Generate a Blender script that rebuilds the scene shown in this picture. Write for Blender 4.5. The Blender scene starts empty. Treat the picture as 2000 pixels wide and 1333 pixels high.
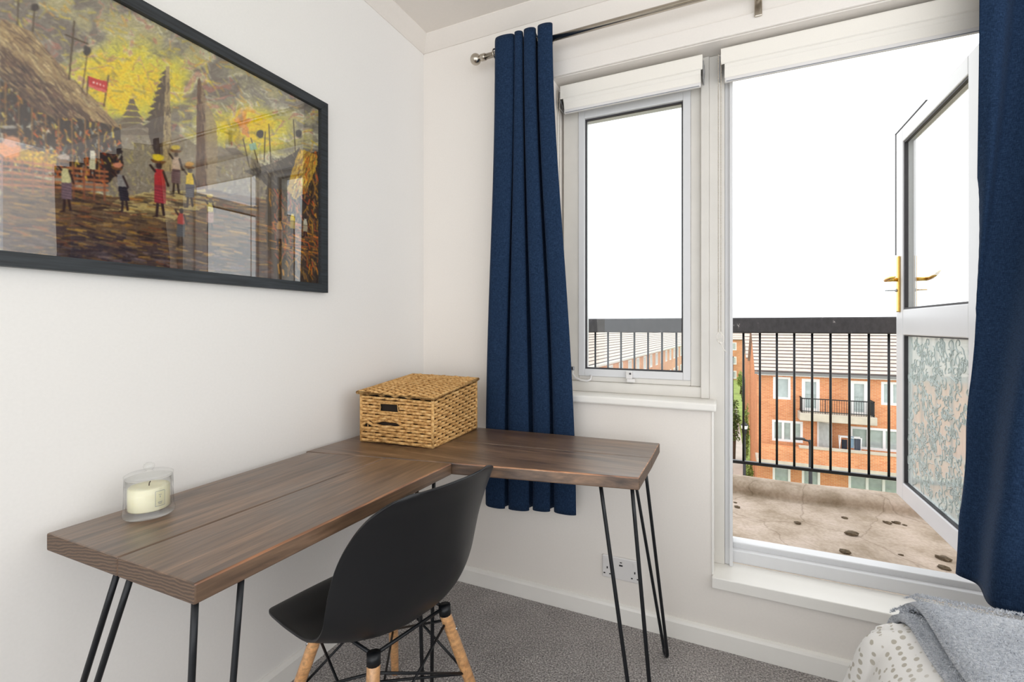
import bpy, bmesh, math, random
import numpy as np
from mathutils import Vector, Matrix

random.seed(7)
rng = np.random.default_rng(11)
S = bpy.context.scene
COL = S.collection

# ------------------------------------------------------------------ camera
FPX, U0, V0 = 905.0, 1000.0, 637.0          # focal length in pixels of a 2000x1333 frame, principal column, horizon row
YAW = math.atan2(413, 905)
CAM = np.array([1.286, -1.814, 1.15])
cam = bpy.data.cameras.new('camera')
cam.sensor_width = 36.0
cam.lens = FPX / 2000 * 36
cam.shift_y = -(666.5 - V0) / 2000
cam.clip_start = 0.02
cam.clip_end = 600
camo = bpy.data.objects.new('camera', cam)
camo.location = CAM
camo.rotation_euler = (math.radians(90), 0, YAW)
COL.objects.link(camo)
S.camera = camo
FW = np.array([-math.sin(YAW), math.cos(YAW), 0])
RT = np.array([math.cos(YAW), math.sin(YAW), 0])

# ------------------------------------------------------------------ light
world = bpy.data.worlds.new('overcast_sky')
S.world = world
world.use_nodes = True
wn = world.node_tree.nodes
wl = world.node_tree.links
wn.clear()
w_out = wn.new('ShaderNodeOutputWorld')
w_bg = wn.new('ShaderNodeBackground')
w_tc = wn.new('ShaderNodeTexCoord')
w_no = wn.new('ShaderNodeTexNoise')
w_no.inputs['Scale'].default_value = 2.2
w_no.inputs['Detail'].default_value = 5
w_rp = wn.new('ShaderNodeValToRGB')
w_rp.color_ramp.elements[0].position = 0.32
w_rp.color_ramp.elements[0].color = (0.86, 0.92, 0.98, 1)
w_rp.color_ramp.elements[1].position = 0.62
w_rp.color_ramp.elements[1].color = (1.0, 1.0, 1.0, 1)
w_bg.inputs['Strength'].default_value = 1.55
wl.new(w_tc.outputs['Generated'], w_no.inputs['Vector'])
wl.new(w_no.outputs['Fac'], w_rp.inputs['Fac'])
wl.new(w_rp.outputs['Color'], w_bg.inputs['Color'])
wl.new(w_bg.outputs['Background'], w_out.inputs['Surface'])

S.view_settings.view_transform = 'Standard'
S.view_settings.look = 'None'
S.view_settings.gamma = 1.0
S.view_settings.use_curve_mapping = False
S.view_settings.exposure = 0.62


# ------------------------------------------------------------------ pixel helpers
def ray(u, v):
    return FW + (u - U0) / FPX * RT + np.array([0, 0, -(v - V0) / FPX])


def at_x(u, v, x):
    d = ray(u, v)
    return CAM + (x - CAM[0]) / d[0] * d


def at_y(u, v, y):
    d = ray(u, v)
    return CAM + (y - CAM[1]) / d[1] * d


def at_z(u, v, z):
    d = ray(u, v)
    return CAM + (z - CAM[2]) / d[2] * d


# ------------------------------------------------------------------ object helpers
ORG = {}


def tag(o, label=None, cat=None, group=None, kind=None):
    if label:
        o['label'] = label
    if cat:
        o['category'] = cat
    if group:
        o['group'] = group
    if kind:
        o['kind'] = kind
    return o


def thing(name, loc, label, cat, group=None, kind=None):
    o = bpy.data.objects.new(name, None)
    o.empty_display_size = 0.05
    COL.objects.link(o)
    o.location = loc
    ORG[o.name] = Vector(loc)
    return tag(o, label, cat, group, kind)


class MB:
    """collects geometry in world coordinates"""

    def __init__(self):
        self.v = []
        self.f = []
        self.m = []
        self.s = []

    def add(self, verts, faces, mat=0, smooth=False):
        b = len(self.v)
        self.v += [tuple(p) for p in verts]
        self.f += [tuple(i + b for i in f) for f in faces]
        self.m += [mat] * len(faces)
        self.s += [smooth] * len(faces)
        return self

    def box(self, x0, x1, y0, y1, z0, z1, bev=0.0, mat=0):
        if bev > 0:
            bm = bmesh.new()
            bmesh.ops.create_cube(bm, size=1)
            for q in bm.verts:
                q.co = ((x0 + x1) / 2 + q.co.x * (x1 - x0), (y0 + y1) / 2 + q.co.y * (y1 - y0), (z0 + z1) / 2 + q.co.z * (z1 - z0))
            bmesh.ops.bevel(bm, geom=bm.edges[:], offset=bev, segments=2, profile=0.5, affect='EDGES')
            return self.bm(bm, mat)
        vs = [(x, y, z) for z in (z0, z1) for y in (y0, y1) for x in (x0, x1)]
        return self.add(vs, [(0, 2, 3, 1), (4, 5, 7, 6), (0, 1, 5, 4), (2, 6, 7, 3), (0, 4, 6, 2), (1, 3, 7, 5)], mat)

    def bm(self, bm, mat=0, smooth=False):
        bm.verts.index_update()
        self.add([q.co[:] for q in bm.verts], [[q.index for q in f.verts] for f in bm.faces], mat, smooth)
        bm.free()
        return self

    def tube(self, pts, r, n=8, cap=True, mat=0, smooth=True, closed=False):
        pts = [Vector(p) for p in pts]
        rs = r if isinstance(r, (list, tuple)) else [r] * len(pts)
        rings = []
        nn = len(pts)
        prev = None
        for i, p in enumerate(pts):
            if closed:
                t = pts[(i + 1) % nn] - pts[i - 1]
            else:
                t = pts[min(i + 1, nn - 1)] - pts[max(i - 1, 0)]
            t.normalize()
            if prev is None:
                a = Vector((0, 0, 1)) if abs(t.z) < 0.9 else Vector((1, 0, 0))
                x = t.cross(a).normalized()
            else:
                x = (prev - t * prev.dot(t)).normalized()
            prev = x
            y = t.cross(x)
            rings.append([p + (x * math.cos(2 * math.pi * k / n) + y * math.sin(2 * math.pi * k / n)) * rs[i] for k in range(n)])
        vs = [q for rg in rings for q in rg]
        fs = []
        for i in range(nn if closed else nn - 1):
            j = (i + 1) % nn
            for k in range(n):
                fs.append((i * n + k, i * n + (k + 1) % n, j * n + (k + 1) % n, j * n + k))
        if cap and not closed:
            fs.append(tuple(range(n - 1, -1, -1)))
            fs.append(tuple((nn - 1) * n + k for k in range(n)))
        return self.add(vs, fs, mat, smooth)

    def lathe(self, prof, c, n=32, mat=0, axis='z', smooth=True):
        vs, fs = [], []
        for (r, h) in prof:
            for k in range(n):
                a = 2 * math.pi * k / n
                p = (r * math.cos(a), r * math.sin(a), h)
                if axis == 'x':
                    p = (h, r * math.cos(a), r * math.sin(a))
                if axis == 'y':
                    p = (r * math.sin(a), h, r * math.cos(a))
                vs.append((c[0] + p[0], c[1] + p[1], c[2] + p[2]))
        for i in range(len(prof) - 1):
            for k in range(n):
                fs.append((i * n + k, i * n + (k + 1) % n, (i + 1) * n + (k + 1) % n, (i + 1) * n + k))
        return self.add(vs, fs, mat, smooth)

    def grid(self, fn, nu, nv, mat=0, smooth=True):
        vs = [fn(i / nu, j / nv) for j in range(nv + 1) for i in range(nu + 1)]
        fs = [(j * (nu + 1) + i, j * (nu + 1) + i + 1, (j + 1) * (nu + 1) + i + 1, (j + 1) * (nu + 1) + i) for j in range(nv) for i in range(nu)]
        return self.add(vs, fs, mat, smooth)

    def prism(self, prof, x0, x1, mat=0, smooth=False):
        """profile of (y, z) points extruded along x"""
        n = len(prof)
        vs = [(x0, y, z) for y, z in prof] + [(x1, y, z) for y, z in prof]
        fs = [(i, (i + 1) % n, n + (i + 1) % n, n + i) for i in range(n)]
        self.add(vs, fs, mat, smooth)
        self.add(vs, [tuple(range(n - 1, -1, -1)), tuple(range(n, 2 * n))], mat, False)
        return self

    def slab(self, poly, z0, z1, mat=0):
        n = len(poly)
        vs = [(x, y, z0) for x, y in poly] + [(x, y, z1) for x, y in poly]
        fs = [tuple(range(n - 1, -1, -1)), tuple(range(n, 2 * n))] + [(i, (i + 1) % n, n + (i + 1) % n, n + i) for i in range(n)]
        return self.add(vs, fs, mat)

    def sphere(self, c, r, seg=12, rings=8, mat=0, sx=1, sy=1, sz=1):
        prof = [(r * math.sin(math.pi * i / rings), -r * math.cos(math.pi * i / rings)) for i in range(rings + 1)]
        prof[0] = (r * 0.02, -r)
        prof[-1] = (r * 0.02, r)
        b = len(self.v)
        self.lathe(prof, (0, 0, 0), seg, mat)
        for i in range(b, len(self.v)):
            p = self.v[i]
            self.v[i] = (c[0] + p[0] * sx, c[1] + p[1] * sy, c[2] + p[2] * sz)
        return self

    def xf(self, fn, start=0):
        for i in range(start, len(self.v)):
            self.v[i] = tuple(fn(self.v[i]))
        return self

    def build(self, name, mats, parent=None, loc=None, fixn=False):
        me = bpy.data.meshes.new(name)
        o0 = ORG[parent.name] if parent is not None else Vector(loc if loc else (0, 0, 0))
        a = np.array(self.v, dtype=float).reshape(-1, 3) - np.array(o0)
        me.from_pydata(a.tolist(), [], self.f)
        mats = mats if isinstance(mats, (list, tuple)) else [mats]
        for m in mats:
            me.materials.append(m)
        me.polygons.foreach_set('material_index', self.m)
        me.polygons.foreach_set('use_smooth', self.s)
        if fixn:
            bm = bmesh.new()
            bm.from_mesh(me)
            bmesh.ops.recalc_face_normals(bm, faces=bm.faces[:])
            bm.to_mesh(me)
            bm.free()
        me.update()
        o = bpy.data.objects.new(name, me)
        COL.objects.link(o)
        if parent is not None:
            o.parent = parent
        else:
            o.location = o0
        ORG[o.name] = Vector(o0)
        return o


def struct(o, label=None):
    o['kind'] = 'structure'
    if label:
        o['label'] = label
    return o


# ------------------------------------------------------------------ materials
def lin(*c):
    return tuple(((x / 255) / 12.92 if x / 255 <= 0.04045 else ((x / 255 + 0.055) / 1.055) ** 2.4) for x in c)


class NM:
    def __init__(self, name):
        self.m = bpy.data.materials.new(name)
        self.m.use_nodes = True
        self.t = self.m.node_tree
        self.p = self.t.nodes['Principled BSDF']
        self.out = self.t.nodes['Material Output']

    def n(self, typ, **kw):
        nd = self.t.nodes.new(typ)
        for k, v in kw.items():
            if k in nd.inputs.keys():
                nd.inputs[k].default_value = v
            else:
                setattr(nd, k, v)
        return nd

    def l(self, a, b):
        self.t.links.new(a, b)

    def co(self, scale=(1, 1, 1), rot=(0, 0, 0)):
        tc = self.n('ShaderNodeTexCoord')
        mp = self.n('ShaderNodeMapping')
        mp.inputs['Scale'].default_value = scale
        mp.inputs['Rotation'].default_value = rot
        self.l(tc.outputs['Object'], mp.inputs['Vector'])
        return mp.outputs['Vector']

    def ramp(self, fac, stops):
        r = self.n('ShaderNodeValToRGB')
        e = r.color_ramp.elements
        while len(e) < len(stops):
            e.new(0.5)
        for q, (p, c) in zip(e, stops):
            q.position = p
            q.color = (*c[:3], 1)
        self.l(fac, r.inputs['Fac'])
        return r.outputs['Color']

    def mix(self, fac, a, b, blend='MIX'):
        x = self.n('ShaderNodeMix', data_type='RGBA', blend_type=blend)
        for s, q in ((x.inputs[0], fac), (x.inputs[6], a), (x.inputs[7], b)):
            if hasattr(q, 'is_linked'):
                self.l(q, s)
            elif isinstance(q, tuple):
                s.default_value = (*q[:3], 1)
            else:
                s.default_value = q
        return x.outputs[2]

    def bump(self, h, strength=0.3, dist=0.002):
        b = self.n('ShaderNodeBump')
        b.inputs['Strength'].default_value = strength
        b.inputs['Distance'].default_value = dist
        self.l(h, b.inputs['Height'])
        self.l(b.outputs['Normal'], self.p.inputs['Normal'])


def plain(name, col, rough=0.5, metal=0.0, var=0.06, scale=30, bump=0.0, bdist=0.001, spec=0.5):
    k = NM(name)
    no = k.n('ShaderNodeTexNoise', Scale=scale, Detail=4)
    k.l(k.co(), no.inputs['Vector'])
    a = tuple(max(0, c * (1 - var)) for c in col)
    b = tuple(min(1, c * (1 + var)) for c in col)
    k.l(k.ramp(no.outputs['Fac'], [(0.3, a), (0.7, b)]), k.p.inputs['Base Color'])
    k.p.inputs['Roughness'].default_value = rough
    k.p.inputs['Metallic'].default_value = metal
    k.p.inputs['Specular IOR Level'].default_value = spec
    if bump:
        k.bump(no.outputs['Fac'], bump, bdist)
    return k.m


M = {}
M['wall'] = plain('wall_paint', lin(236, 230, 223), 0.7, var=0.012, scale=160, bump=0.12, bdist=0.0008, spec=0.25)
M['ceil'] = plain('ceiling_paint', lin(232, 225, 217), 0.8, var=0.01, scale=90, bump=0.1, spec=0.2)
M['gloss'] = plain('white_gloss_paint', lin(240, 237, 231), 0.35, var=0.012, scale=12)
M['pvc'] = plain('white_frame', lin(218, 218, 219), 0.35, var=0.012, scale=9)
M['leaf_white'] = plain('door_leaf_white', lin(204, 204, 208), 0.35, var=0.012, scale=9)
M['wall_l'] = plain('wall_paint_lit', lin(238, 235, 231), 0.7, var=0.012, scale=160, bump=0.12, bdist=0.0008, spec=0.25)  # same wall paint, made paler and less warm for the light on the left wall
M['pvc_old'] = plain('aged_white_frame', lin(219, 215, 208), 0.4, var=0.03, scale=14)
M['black_metal'] = plain('black_metal', lin(24, 26, 30), 0.4, 0.3, var=0.15, scale=60)
M['gasket'] = plain('dark_gasket', lin(52, 50, 54), 0.6)
M['nickel'] = plain('satin_nickel', lin(190, 182, 170), 0.22, 1.0, var=0.04)
M['steel'] = plain('zinc_steel', lin(170, 172, 176), 0.3, 1.0, var=0.04)
M['brass'] = plain('brass', lin(214, 176, 92), 0.25, 1.0, var=0.05)
M['blind'] = plain('blind_fabric', lin(240, 235, 226), 0.75, var=0.012, scale=300, bump=0.08)
M['grey_plastic'] = plain('grey_plastic', lin(130, 134, 142), 0.4)
M['white_plastic'] = plain('white_plastic', lin(226, 223, 221), 0.35, var=0.01)
M['cord'] = plain('white_cord', lin(235, 230, 222), 0.7)
M['bead'] = plain('chain_beads', lin(196, 186, 172), 0.35, 0.3)
M['slot'] = plain('socket_slot', lin(26, 22, 24), 0.6)
M['shell'] = plain('black_polypropylene', lin(19, 20, 23), 0.4, var=0.03, scale=500, bump=0.05, bdist=0.0004, spec=0.45)
M['paper'] = plain('paper_label', lin(238, 236, 222), 0.7)
M['wick'] = plain('wick', lin(60, 50, 40), 0.9)
M['stone'] = plain('loose_stone', lin(98, 84, 66), 0.9, var=0.4, scale=60, bump=0.6, bdist=0.004)


def carpet_mat():
    k = NM('grey_carpet')
    c = k.co()
    a = k.n('ShaderNodeTexNoise', Scale=170, Detail=4, Roughness=0.8)
    b = k.n('ShaderNodeTexNoise', Scale=7, Detail=3)
    v = k.n('ShaderNodeTexVoronoi', Scale=240)
    for q in (a, b, v):
        k.l(c, q.inputs['Vector'])
    c1 = k.ramp(a.outputs['Fac'], [(0.34, lin(92, 89, 88)), (0.5, lin(176, 170, 167)), (0.66, lin(246, 240, 236))])
    c2 = k.ramp(b.outputs['Fac'], [(0.3, (0.84, 0.84, 0.84)), (0.7, (1, 1, 1))])
    k.l(k.mix(1.0, c1, c2, 'MULTIPLY'), k.p.inputs['Base Color'])
    k.p.inputs['Roughness'].default_value = 0.95
    k.p.inputs['Specular IOR Level'].default_value = 0.1
    k.bump(v.outputs['Distance'], 0.8, 0.006)
    return k.m


M['carpet'] = carpet_mat()


def wood_mat(name, axis, worn=False):
    k = NM(name)
    sc = (2.2, 26, 26) if axis == 'x' else (26, 2.2, 26)
    sc2 = (5, 120, 120) if axis == 'x' else (120, 5, 120)
    a = k.n('ShaderNodeTexNoise', Scale=1.0, Detail=6, Roughness=0.62, Distortion=1.2)
    b = k.n('ShaderNodeTexNoise', Scale=1.0, Detail=3, Roughness=0.6)
    d = k.n('ShaderNodeTexNoise', Scale=5.0, Detail=4)
    k.l(k.co(sc), a.inputs['Vector'])
    k.l(k.co(sc2), b.inputs['Vector'])
    k.l(k.co(), d.inputs['Vector'])
    if worn:
        c1 = k.ramp(a.outputs['Fac'], [(0.32, lin(84, 56, 38)), (0.5, lin(158, 106, 68)), (0.66, lin(214, 160, 112))])
    else:
        c1 = k.ramp(a.outputs['Fac'], [(0.28, lin(66, 50, 39)), (0.46, lin(106, 84, 66)), (0.6, lin(126, 101, 80)), (0.78, lin(160, 126, 96))])
    c2 = k.ramp(b.outputs['Fac'], [(0.3, (0.62, 0.6, 0.58)), (0.62, (1.08, 1.05, 1.02))])
    c3 = k.ramp(d.outputs['Fac'], [(0.3, (0.78, 0.78, 0.8)), (0.7, (1.15, 1.1, 1.05))])
    k.l(k.mix(1.0, k.mix(1.0, c1, c2, 'MULTIPLY'), c3, 'MULTIPLY'), k.p.inputs['Base Color'])
    r = k.ramp(d.outputs['Fac'], [(0.35, (0.34,) * 3), (0.7, (0.5,) * 3)])
    k.l(r, k.p.inputs['Roughness'])
    k.p.inputs['Specular IOR Level'].default_value = 0.7
    k.p.inputs['Coat Weight'].default_value = 0.5
    k.p.inputs['Coat Roughness'].default_value = 0.3
    k.bump(a.outputs['Fac'], 0.25, 0.003)
    return k.m


M['wood_y'] = wood_mat('walnut_stain_lengthwise', 'y')
M['wood_x'] = wood_mat('walnut_stain_crosswise', 'x')
M['worn_y'] = wood_mat('worn_edge_lengthwise', 'y', True)
M['worn_x'] = wood_mat('worn_edge_crosswise', 'x', True)


def endgrain():
    k = NM('end_grain')
    w = k.n('ShaderNodeTexWave', wave_type='RINGS', Scale=34, Distortion=5.0, Detail=4)
    w.rings_direction = 'Y'
    k.l(k.co((1, 1, 1.6)), w.inputs['Vector'])
    k.l(k.ramp(w.outputs['Fac'], [(0.1, lin(74, 58, 47)), (0.55, lin(88, 69, 55)), (0.95, lin(104, 82, 65))]), k.p.inputs['Base Color'])
    k.p.inputs['Roughness'].default_value = 0.6
    k.bump(w.outputs['Fac'], 0.3, 0.001)
    return k.m


M['end'] = endgrain()
M['beech'] = wood_mat('beech', 'y')
for nd in M['beech'].node_tree.nodes:
    if nd.type == 'VALTORGB' and len(nd.color_ramp.elements) == 4:
        for e, c in zip(nd.color_ramp.elements, [(206, 152, 98), (218, 166, 112), (224, 174, 120), (230, 184, 132)]):
            e.color = (*lin(*c), 1)


def fabric(name, dark, light, scale=900, transl=0.12):
    k = NM(name)
    a = k.n('ShaderNodeTexNoise', Scale=1.0, Detail=2)
    b = k.n('ShaderNodeTexNoise', Scale=1.0, Detail=2)
    k.l(k.co((scale, scale, scale * 0.12)), a.inputs['Vector'])
    k.l(k.co((scale * 0.12, scale * 0.12, scale)), b.inputs['Vector'])
    s = k.n('ShaderNodeMath', operation='MULTIPLY')
    k.l(a.outputs['Fac'], s.inputs[0])
    k.l(b.outputs['Fac'], s.inputs[1])
    col = k.ramp(s.outputs[0], [(0.12, dark), (0.42, light)])
    k.l(col, k.p.inputs['Base Color'])
    k.p.inputs['Roughness'].default_value = 0.8
    k.p.inputs['Sheen Weight'].default_value = 0.04
    k.p.inputs['Sheen Roughness'].default_value = 0.4
    k.p.inputs['Specular IOR Level'].default_value = 0.08
    k.bump(s.outputs[0], 0.25, 0.001)
    tr = k.n('ShaderNodeBsdfTranslucent')
    k.l(col, tr.inputs['Color'])
    mx = k.n('ShaderNodeMixShader')
    mx.inputs[0].default_value = transl
    k.l(k.p.outputs[0], mx.inputs[1])
    k.l(tr.outputs[0], mx.inputs[2])
    k.l(mx.outputs[0], k.out.inputs['Surface'])
    return k.m


M['navy'] = fabric('navy_curtain_cloth', lin(20, 36, 60), lin(46, 68, 98))


def glass_mat(name, tint=(1, 1, 1), rough=0.0, ior=1.5, wavy=False):
    k = NM(name)
    k.t.nodes.remove(k.p)
    tr = k.n('ShaderNodeBsdfTransparent')
    tr.inputs['Color'].default_value = (*tint, 1)
    gl = k.n('ShaderNodeBsdfGlossy')
    gl.inputs['Roughness'].default_value = rough
    lw = k.n('ShaderNodeLayerWeight')
    lw.inputs['Blend'].default_value = 0.5
    pw = k.n('ShaderNodeMath', operation='POWER')
    pw.inputs[1].default_value = 5.0
    k.l(lw.outputs['Facing'], pw.inputs[0])
    r0 = ((ior - 1) / (ior + 1)) ** 2
    fr = k.n('ShaderNodeMath', operation='MULTIPLY_ADD')
    fr.inputs[1].default_value = 1 - r0
    fr.inputs[2].default_value = r0
    k.l(pw.outputs[0], fr.inputs[0])
    mx = k.n('ShaderNodeMixShader')
    k.l(fr.outputs[0], mx.inputs[0])
    k.l(tr.outputs[0], mx.inputs[1])
    k.l(gl.outputs[0], mx.inputs[2])
    k.l(mx.outputs[0], k.out.inputs['Surface'])
    return k.m


M['pane'] = glass_mat('window_glass', (0.97, 0.985, 0.98))
M['picglass'] = glass_mat('picture_glass', (0.98, 0.985, 0.98), 0.0, 1.85)
M['jarglass'] = glass_mat('jar_glass', (0.985, 0.99, 0.985), 0.0, 1.5)


def textured_glass(name, tr_w, rough):
    k = NM(name)
    n = k.n('ShaderNodeTexNoise', Scale=26, Detail=2)
    k.l(k.co((1, 1, 0.3)), n.inputs['Vector'])
    k.p.inputs['Base Color'].default_value = (*lin(204, 214, 213), 1)
    k.p.inputs['Roughness'].default_value = rough
    k.p.inputs['IOR'].default_value = 1.45
    k.p.inputs['Transmission Weight'].default_value = 0.0
    k.bump(n.outputs['Fac'], 0.5, 0.01)
    tr = k.n('ShaderNodeBsdfTransparent')
    tr.inputs['Color'].default_value = (0.86, 0.91, 0.91, 1)
    rf_ = k.n('ShaderNodeBsdfRefraction', Roughness=0.12, IOR=1.08)
    rf_.inputs['Color'].default_value = (0.86, 0.91, 0.91, 1)
    m1 = k.n('ShaderNodeMixShader')
    m1.inputs[0].default_value = 0.75
    k.l(tr.outputs[0], m1.inputs[1])
    k.l(rf_.outputs[0], m1.inputs[2])
    mx = k.n('ShaderNodeMixShader')
    mx.inputs[0].default_value = tr_w
    k.l(k.p.outputs[0], mx.inputs[1])
    k.l(m1.outputs[0], mx.inputs[2])
    k.l(mx.outputs[0], k.out.inputs['Surface'])
    return k.m


M['scroll'] = textured_glass('raised_scroll_glass', 0.35, 0.08)
M['texglass'] = textured_glass('obscure_glass', 0.33, 0.15)


def brick_mat(name, c1, c2, mortar, sc=1.0):
    k = NM(name)
    tc = k.n('ShaderNodeTexCoord')
    sp = k.n('ShaderNodeSeparateXYZ')
    k.l(tc.outputs['Object'], sp.inputs[0])
    ad = k.n('ShaderNodeMath', operation='ADD')
    k.l(sp.outputs['X'], ad.inputs[0])
    k.l(sp.outputs['Y'], ad.inputs[1])
    cb = k.n('ShaderNodeCombineXYZ')
    k.l(ad.outputs[0], cb.inputs['X'])
    k.l(sp.outputs['Z'], cb.inputs['Y'])
    b = k.n('ShaderNodeTexBrick')
    b.inputs['Scale'].default_value = 1.0 / sc
    b.inputs['Brick Width'].default_value = 0.225
    b.inputs['Row Height'].default_value = 0.075
    b.inputs['Mortar Size'].default_value = 0.008
    b.inputs['Color1'].default_value = (*c1, 1)
    b.inputs['Color2'].default_value = (*c2, 1)
    b.inputs['Mortar'].default_value = (*mortar, 1)
    k.l(cb.outputs[0], b.inputs['Vector'])
    no = k.n('ShaderNodeTexNoise', Scale=0.9, Detail=4)
    k.l(tc.outputs['Object'], no.inputs['Vector'])
    v = k.ramp(no.outputs['Fac'], [(0.3, (0.88, 0.86, 0.84)), (0.7, (1.1, 1.08, 1.06))])
    k.l(k.mix(1.0, b.outputs['Color'], v, 'MULTIPLY'), k.p.inputs['Base Color'])
    k.p.inputs['Roughness'].default_value = 0.9
    k.p.inputs['Specular IOR Level'].default_value = 0.1
    return k.m


M['brick'] = brick_mat('orange_brick', lin(216, 150, 106), lin(200, 128, 88), lin(206, 172, 142))
M['brick_far'] = brick_mat('far_orange_brick', lin(214, 154, 116), lin(202, 138, 100), lin(200, 170, 142))
M['tile'] = plain('roof_tile', lin(192, 178, 166), 0.85, var=0.14, scale=5)
M['tile_gap'] = plain('roof_tile_edge', lin(104, 94, 90), 0.9, var=0.1)
M['house_white'] = plain('house_white_frame', lin(226, 224, 222), 0.5)
M['net'] = plain('net_curtain', lin(176, 182, 180), 0.8, var=0.12, scale=4)
M['concrete_house'] = plain('pale_concrete', lin(190, 180, 164), 0.9, var=0.1, scale=3)
M['asphalt'] = plain('road_asphalt', lin(150, 143, 136), 0.95, var=0.1, scale=0.8)
M['paving'] = plain('pavement_slabs', lin(186, 178, 168), 0.95, var=0.08, scale=1.5)
M['grass'] = plain('grass', lin(132, 150, 76), 0.95, var=0.25, scale=1.2)
M['leaf'] = plain('leaf_green', lin(98, 118, 64), 0.7, var=0.35, scale=3)
M['leaf2'] = plain('leaf_light_green', lin(146, 164, 90), 0.7, var=0.35, scale=3)
M['bark'] = plain('bark', lin(90, 74, 60), 0.95, var=0.3, scale=20)
M['dark_street'] = plain('black_street_metal', lin(34, 34, 36), 0.5, 0.2)


def concrete_balcony():
    k = NM('weathered_asphalt_coating')
    c = k.co()
    a = k.n('ShaderNodeTexNoise', Scale=4.5, Detail=8, Roughness=0.65)
    b = k.n('ShaderNodeTexNoise', Scale=70, Detail=4)
    v = k.n('ShaderNodeTexVoronoi', Scale=2.6, feature='DISTANCE_TO_EDGE')
    n2 = k.n('ShaderNodeTexNoise', Scale=9, Detail=4)
    mx = k.n('ShaderNodeMix', data_type='VECTOR')
    mx.inputs[0].default_value = 0.07
    for q in (a, b, n2):
        k.l(c, q.inputs['Vector'])
    k.l(c, mx.inputs[4])
    k.l(n2.outputs['Color'], mx.inputs[5])
    k.l(mx.outputs[1], v.inputs['Vector'])
    c1 = k.ramp(a.outputs['Fac'], [(0.28, lin(140, 124, 104)), (0.5, lin(182, 166, 150)), (0.72, lin(204, 188, 176))])
    c2 = k.ramp(b.outputs['Fac'], [(0.35, (0.86, 0.85, 0.84)), (0.6, (1, 1, 1))])
    col = k.mix(1.0, c1, c2, 'MULTIPLY')
    cr = k.ramp(v.outputs['Distance'], [(0.0, (0.45, 0.42, 0.38)), (0.012, (1, 1, 1))])
    k.l(k.mix(0.5, col, cr, 'MULTIPLY'), k.p.inputs['Base Color'])
    k.p.inputs['Roughness'].default_value = 0.95
    k.p.inputs['Specular IOR Level'].default_value = 0.1
    k.bump(a.outputs['Fac'], 0.5, 0.02)
    return k.m


M['balcony'] = concrete_balcony()


def chipped_black():
    k = NM('chipped_black_paint')
    n = k.n('ShaderNodeTexNoise', Scale=34, Detail=5, Roughness=0.75)
    k.l(k.co((1, 1, 0.6)), n.inputs['Vector'])
    k.l(k.ramp(n.outputs['Fac'], [(0.3, lin(46, 44, 46)), (0.66, lin(66, 63, 66)), (0.72, lin(196, 192, 188))]), k.p.inputs['Base Color'])
    k.p.inputs['Roughness'].default_value = 0.6
    return k.m


M['rail'] = chipped_black()


def rope_mat():
    k = NM('seagrass_rope')
    n = k.n('ShaderNodeTexNoise', Scale=90, Detail=4)
    m = k.n('ShaderNodeTexNoise', Scale=8, Detail=3)
    c = k.co()
    k.l(c, n.inputs['Vector'])
    k.l(c, m.inputs['Vector'])
    a = k.ramp(n.outputs['Fac'], [(0.3, lin(166, 122, 72)), (0.5, lin(212, 168, 108)), (0.72, lin(232, 196, 142))])
    b = k.ramp(m.outputs['Fac'], [(0.3, (0.88, 0.85, 0.8)), (0.7, (1.08, 1.06, 1.02))])
    k.l(k.mix(1.0, a, b, 'MULTIPLY'), k.p.inputs['Base Color'])
    k.p.inputs['Roughness'].default_value = 0.75
    k.p.inputs['Specular IOR Level'].default_value = 0.25
    k.bump(n.outputs['Fac'], 0.4, 0.002)
    return k.m


M['rope'] = rope_mat()
M['inside'] = plain('basket_inside', lin(40, 30, 22), 0.9)


def wax():
    k = NM('cream_wax')
    k.p.inputs['Base Color'].default_value = (*lin(240, 234, 204), 1)
    k.p.inputs['Roughness'].default_value = 0.45
    k.p.inputs['Subsurface Weight'].default_value = 0.3
    k.p.inputs['Subsurface Radius'].default_value = (0.01, 0.008, 0.005)
    n = k.n('ShaderNodeTexNoise', Scale=20)
    k.l(k.co(), n.inputs['Vector'])
    k.bump(n.outputs['Fac'], 0.05, 0.001)
    return k.m


M['wax'] = wax()


def spots():
    k = NM('spotted_duvet_cotton')
    c = k.co((1, 1, 1))
    v = k.n('ShaderNodeTexVoronoi', Scale=58)
    v.inputs['Randomness'].default_value = 0.4
    k.l(c, v.inputs['Vector'])
    n = k.n('ShaderNodeTexNoise', Scale=6, Detail=2)
    k.l(c, n.inputs['Vector'])
    msk = k.ramp(v.outputs['Distance'], [(0.3, (1, 1, 1)), (0.36, (0, 0, 0))])
    tone = k.ramp(n.outputs['Fac'], [(0.4, lin(190, 184, 172)), (0.6, lin(228, 225, 220))])
    k.l(k.mix(msk, lin(240, 238, 235), tone), k.p.inputs['Base Color'])
    k.p.inputs['Roughness'].default_value = 0.85
    k.p.inputs['Specular IOR Level'].default_value = 0.15
    return k.m


M['duvet'] = spots()


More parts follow.
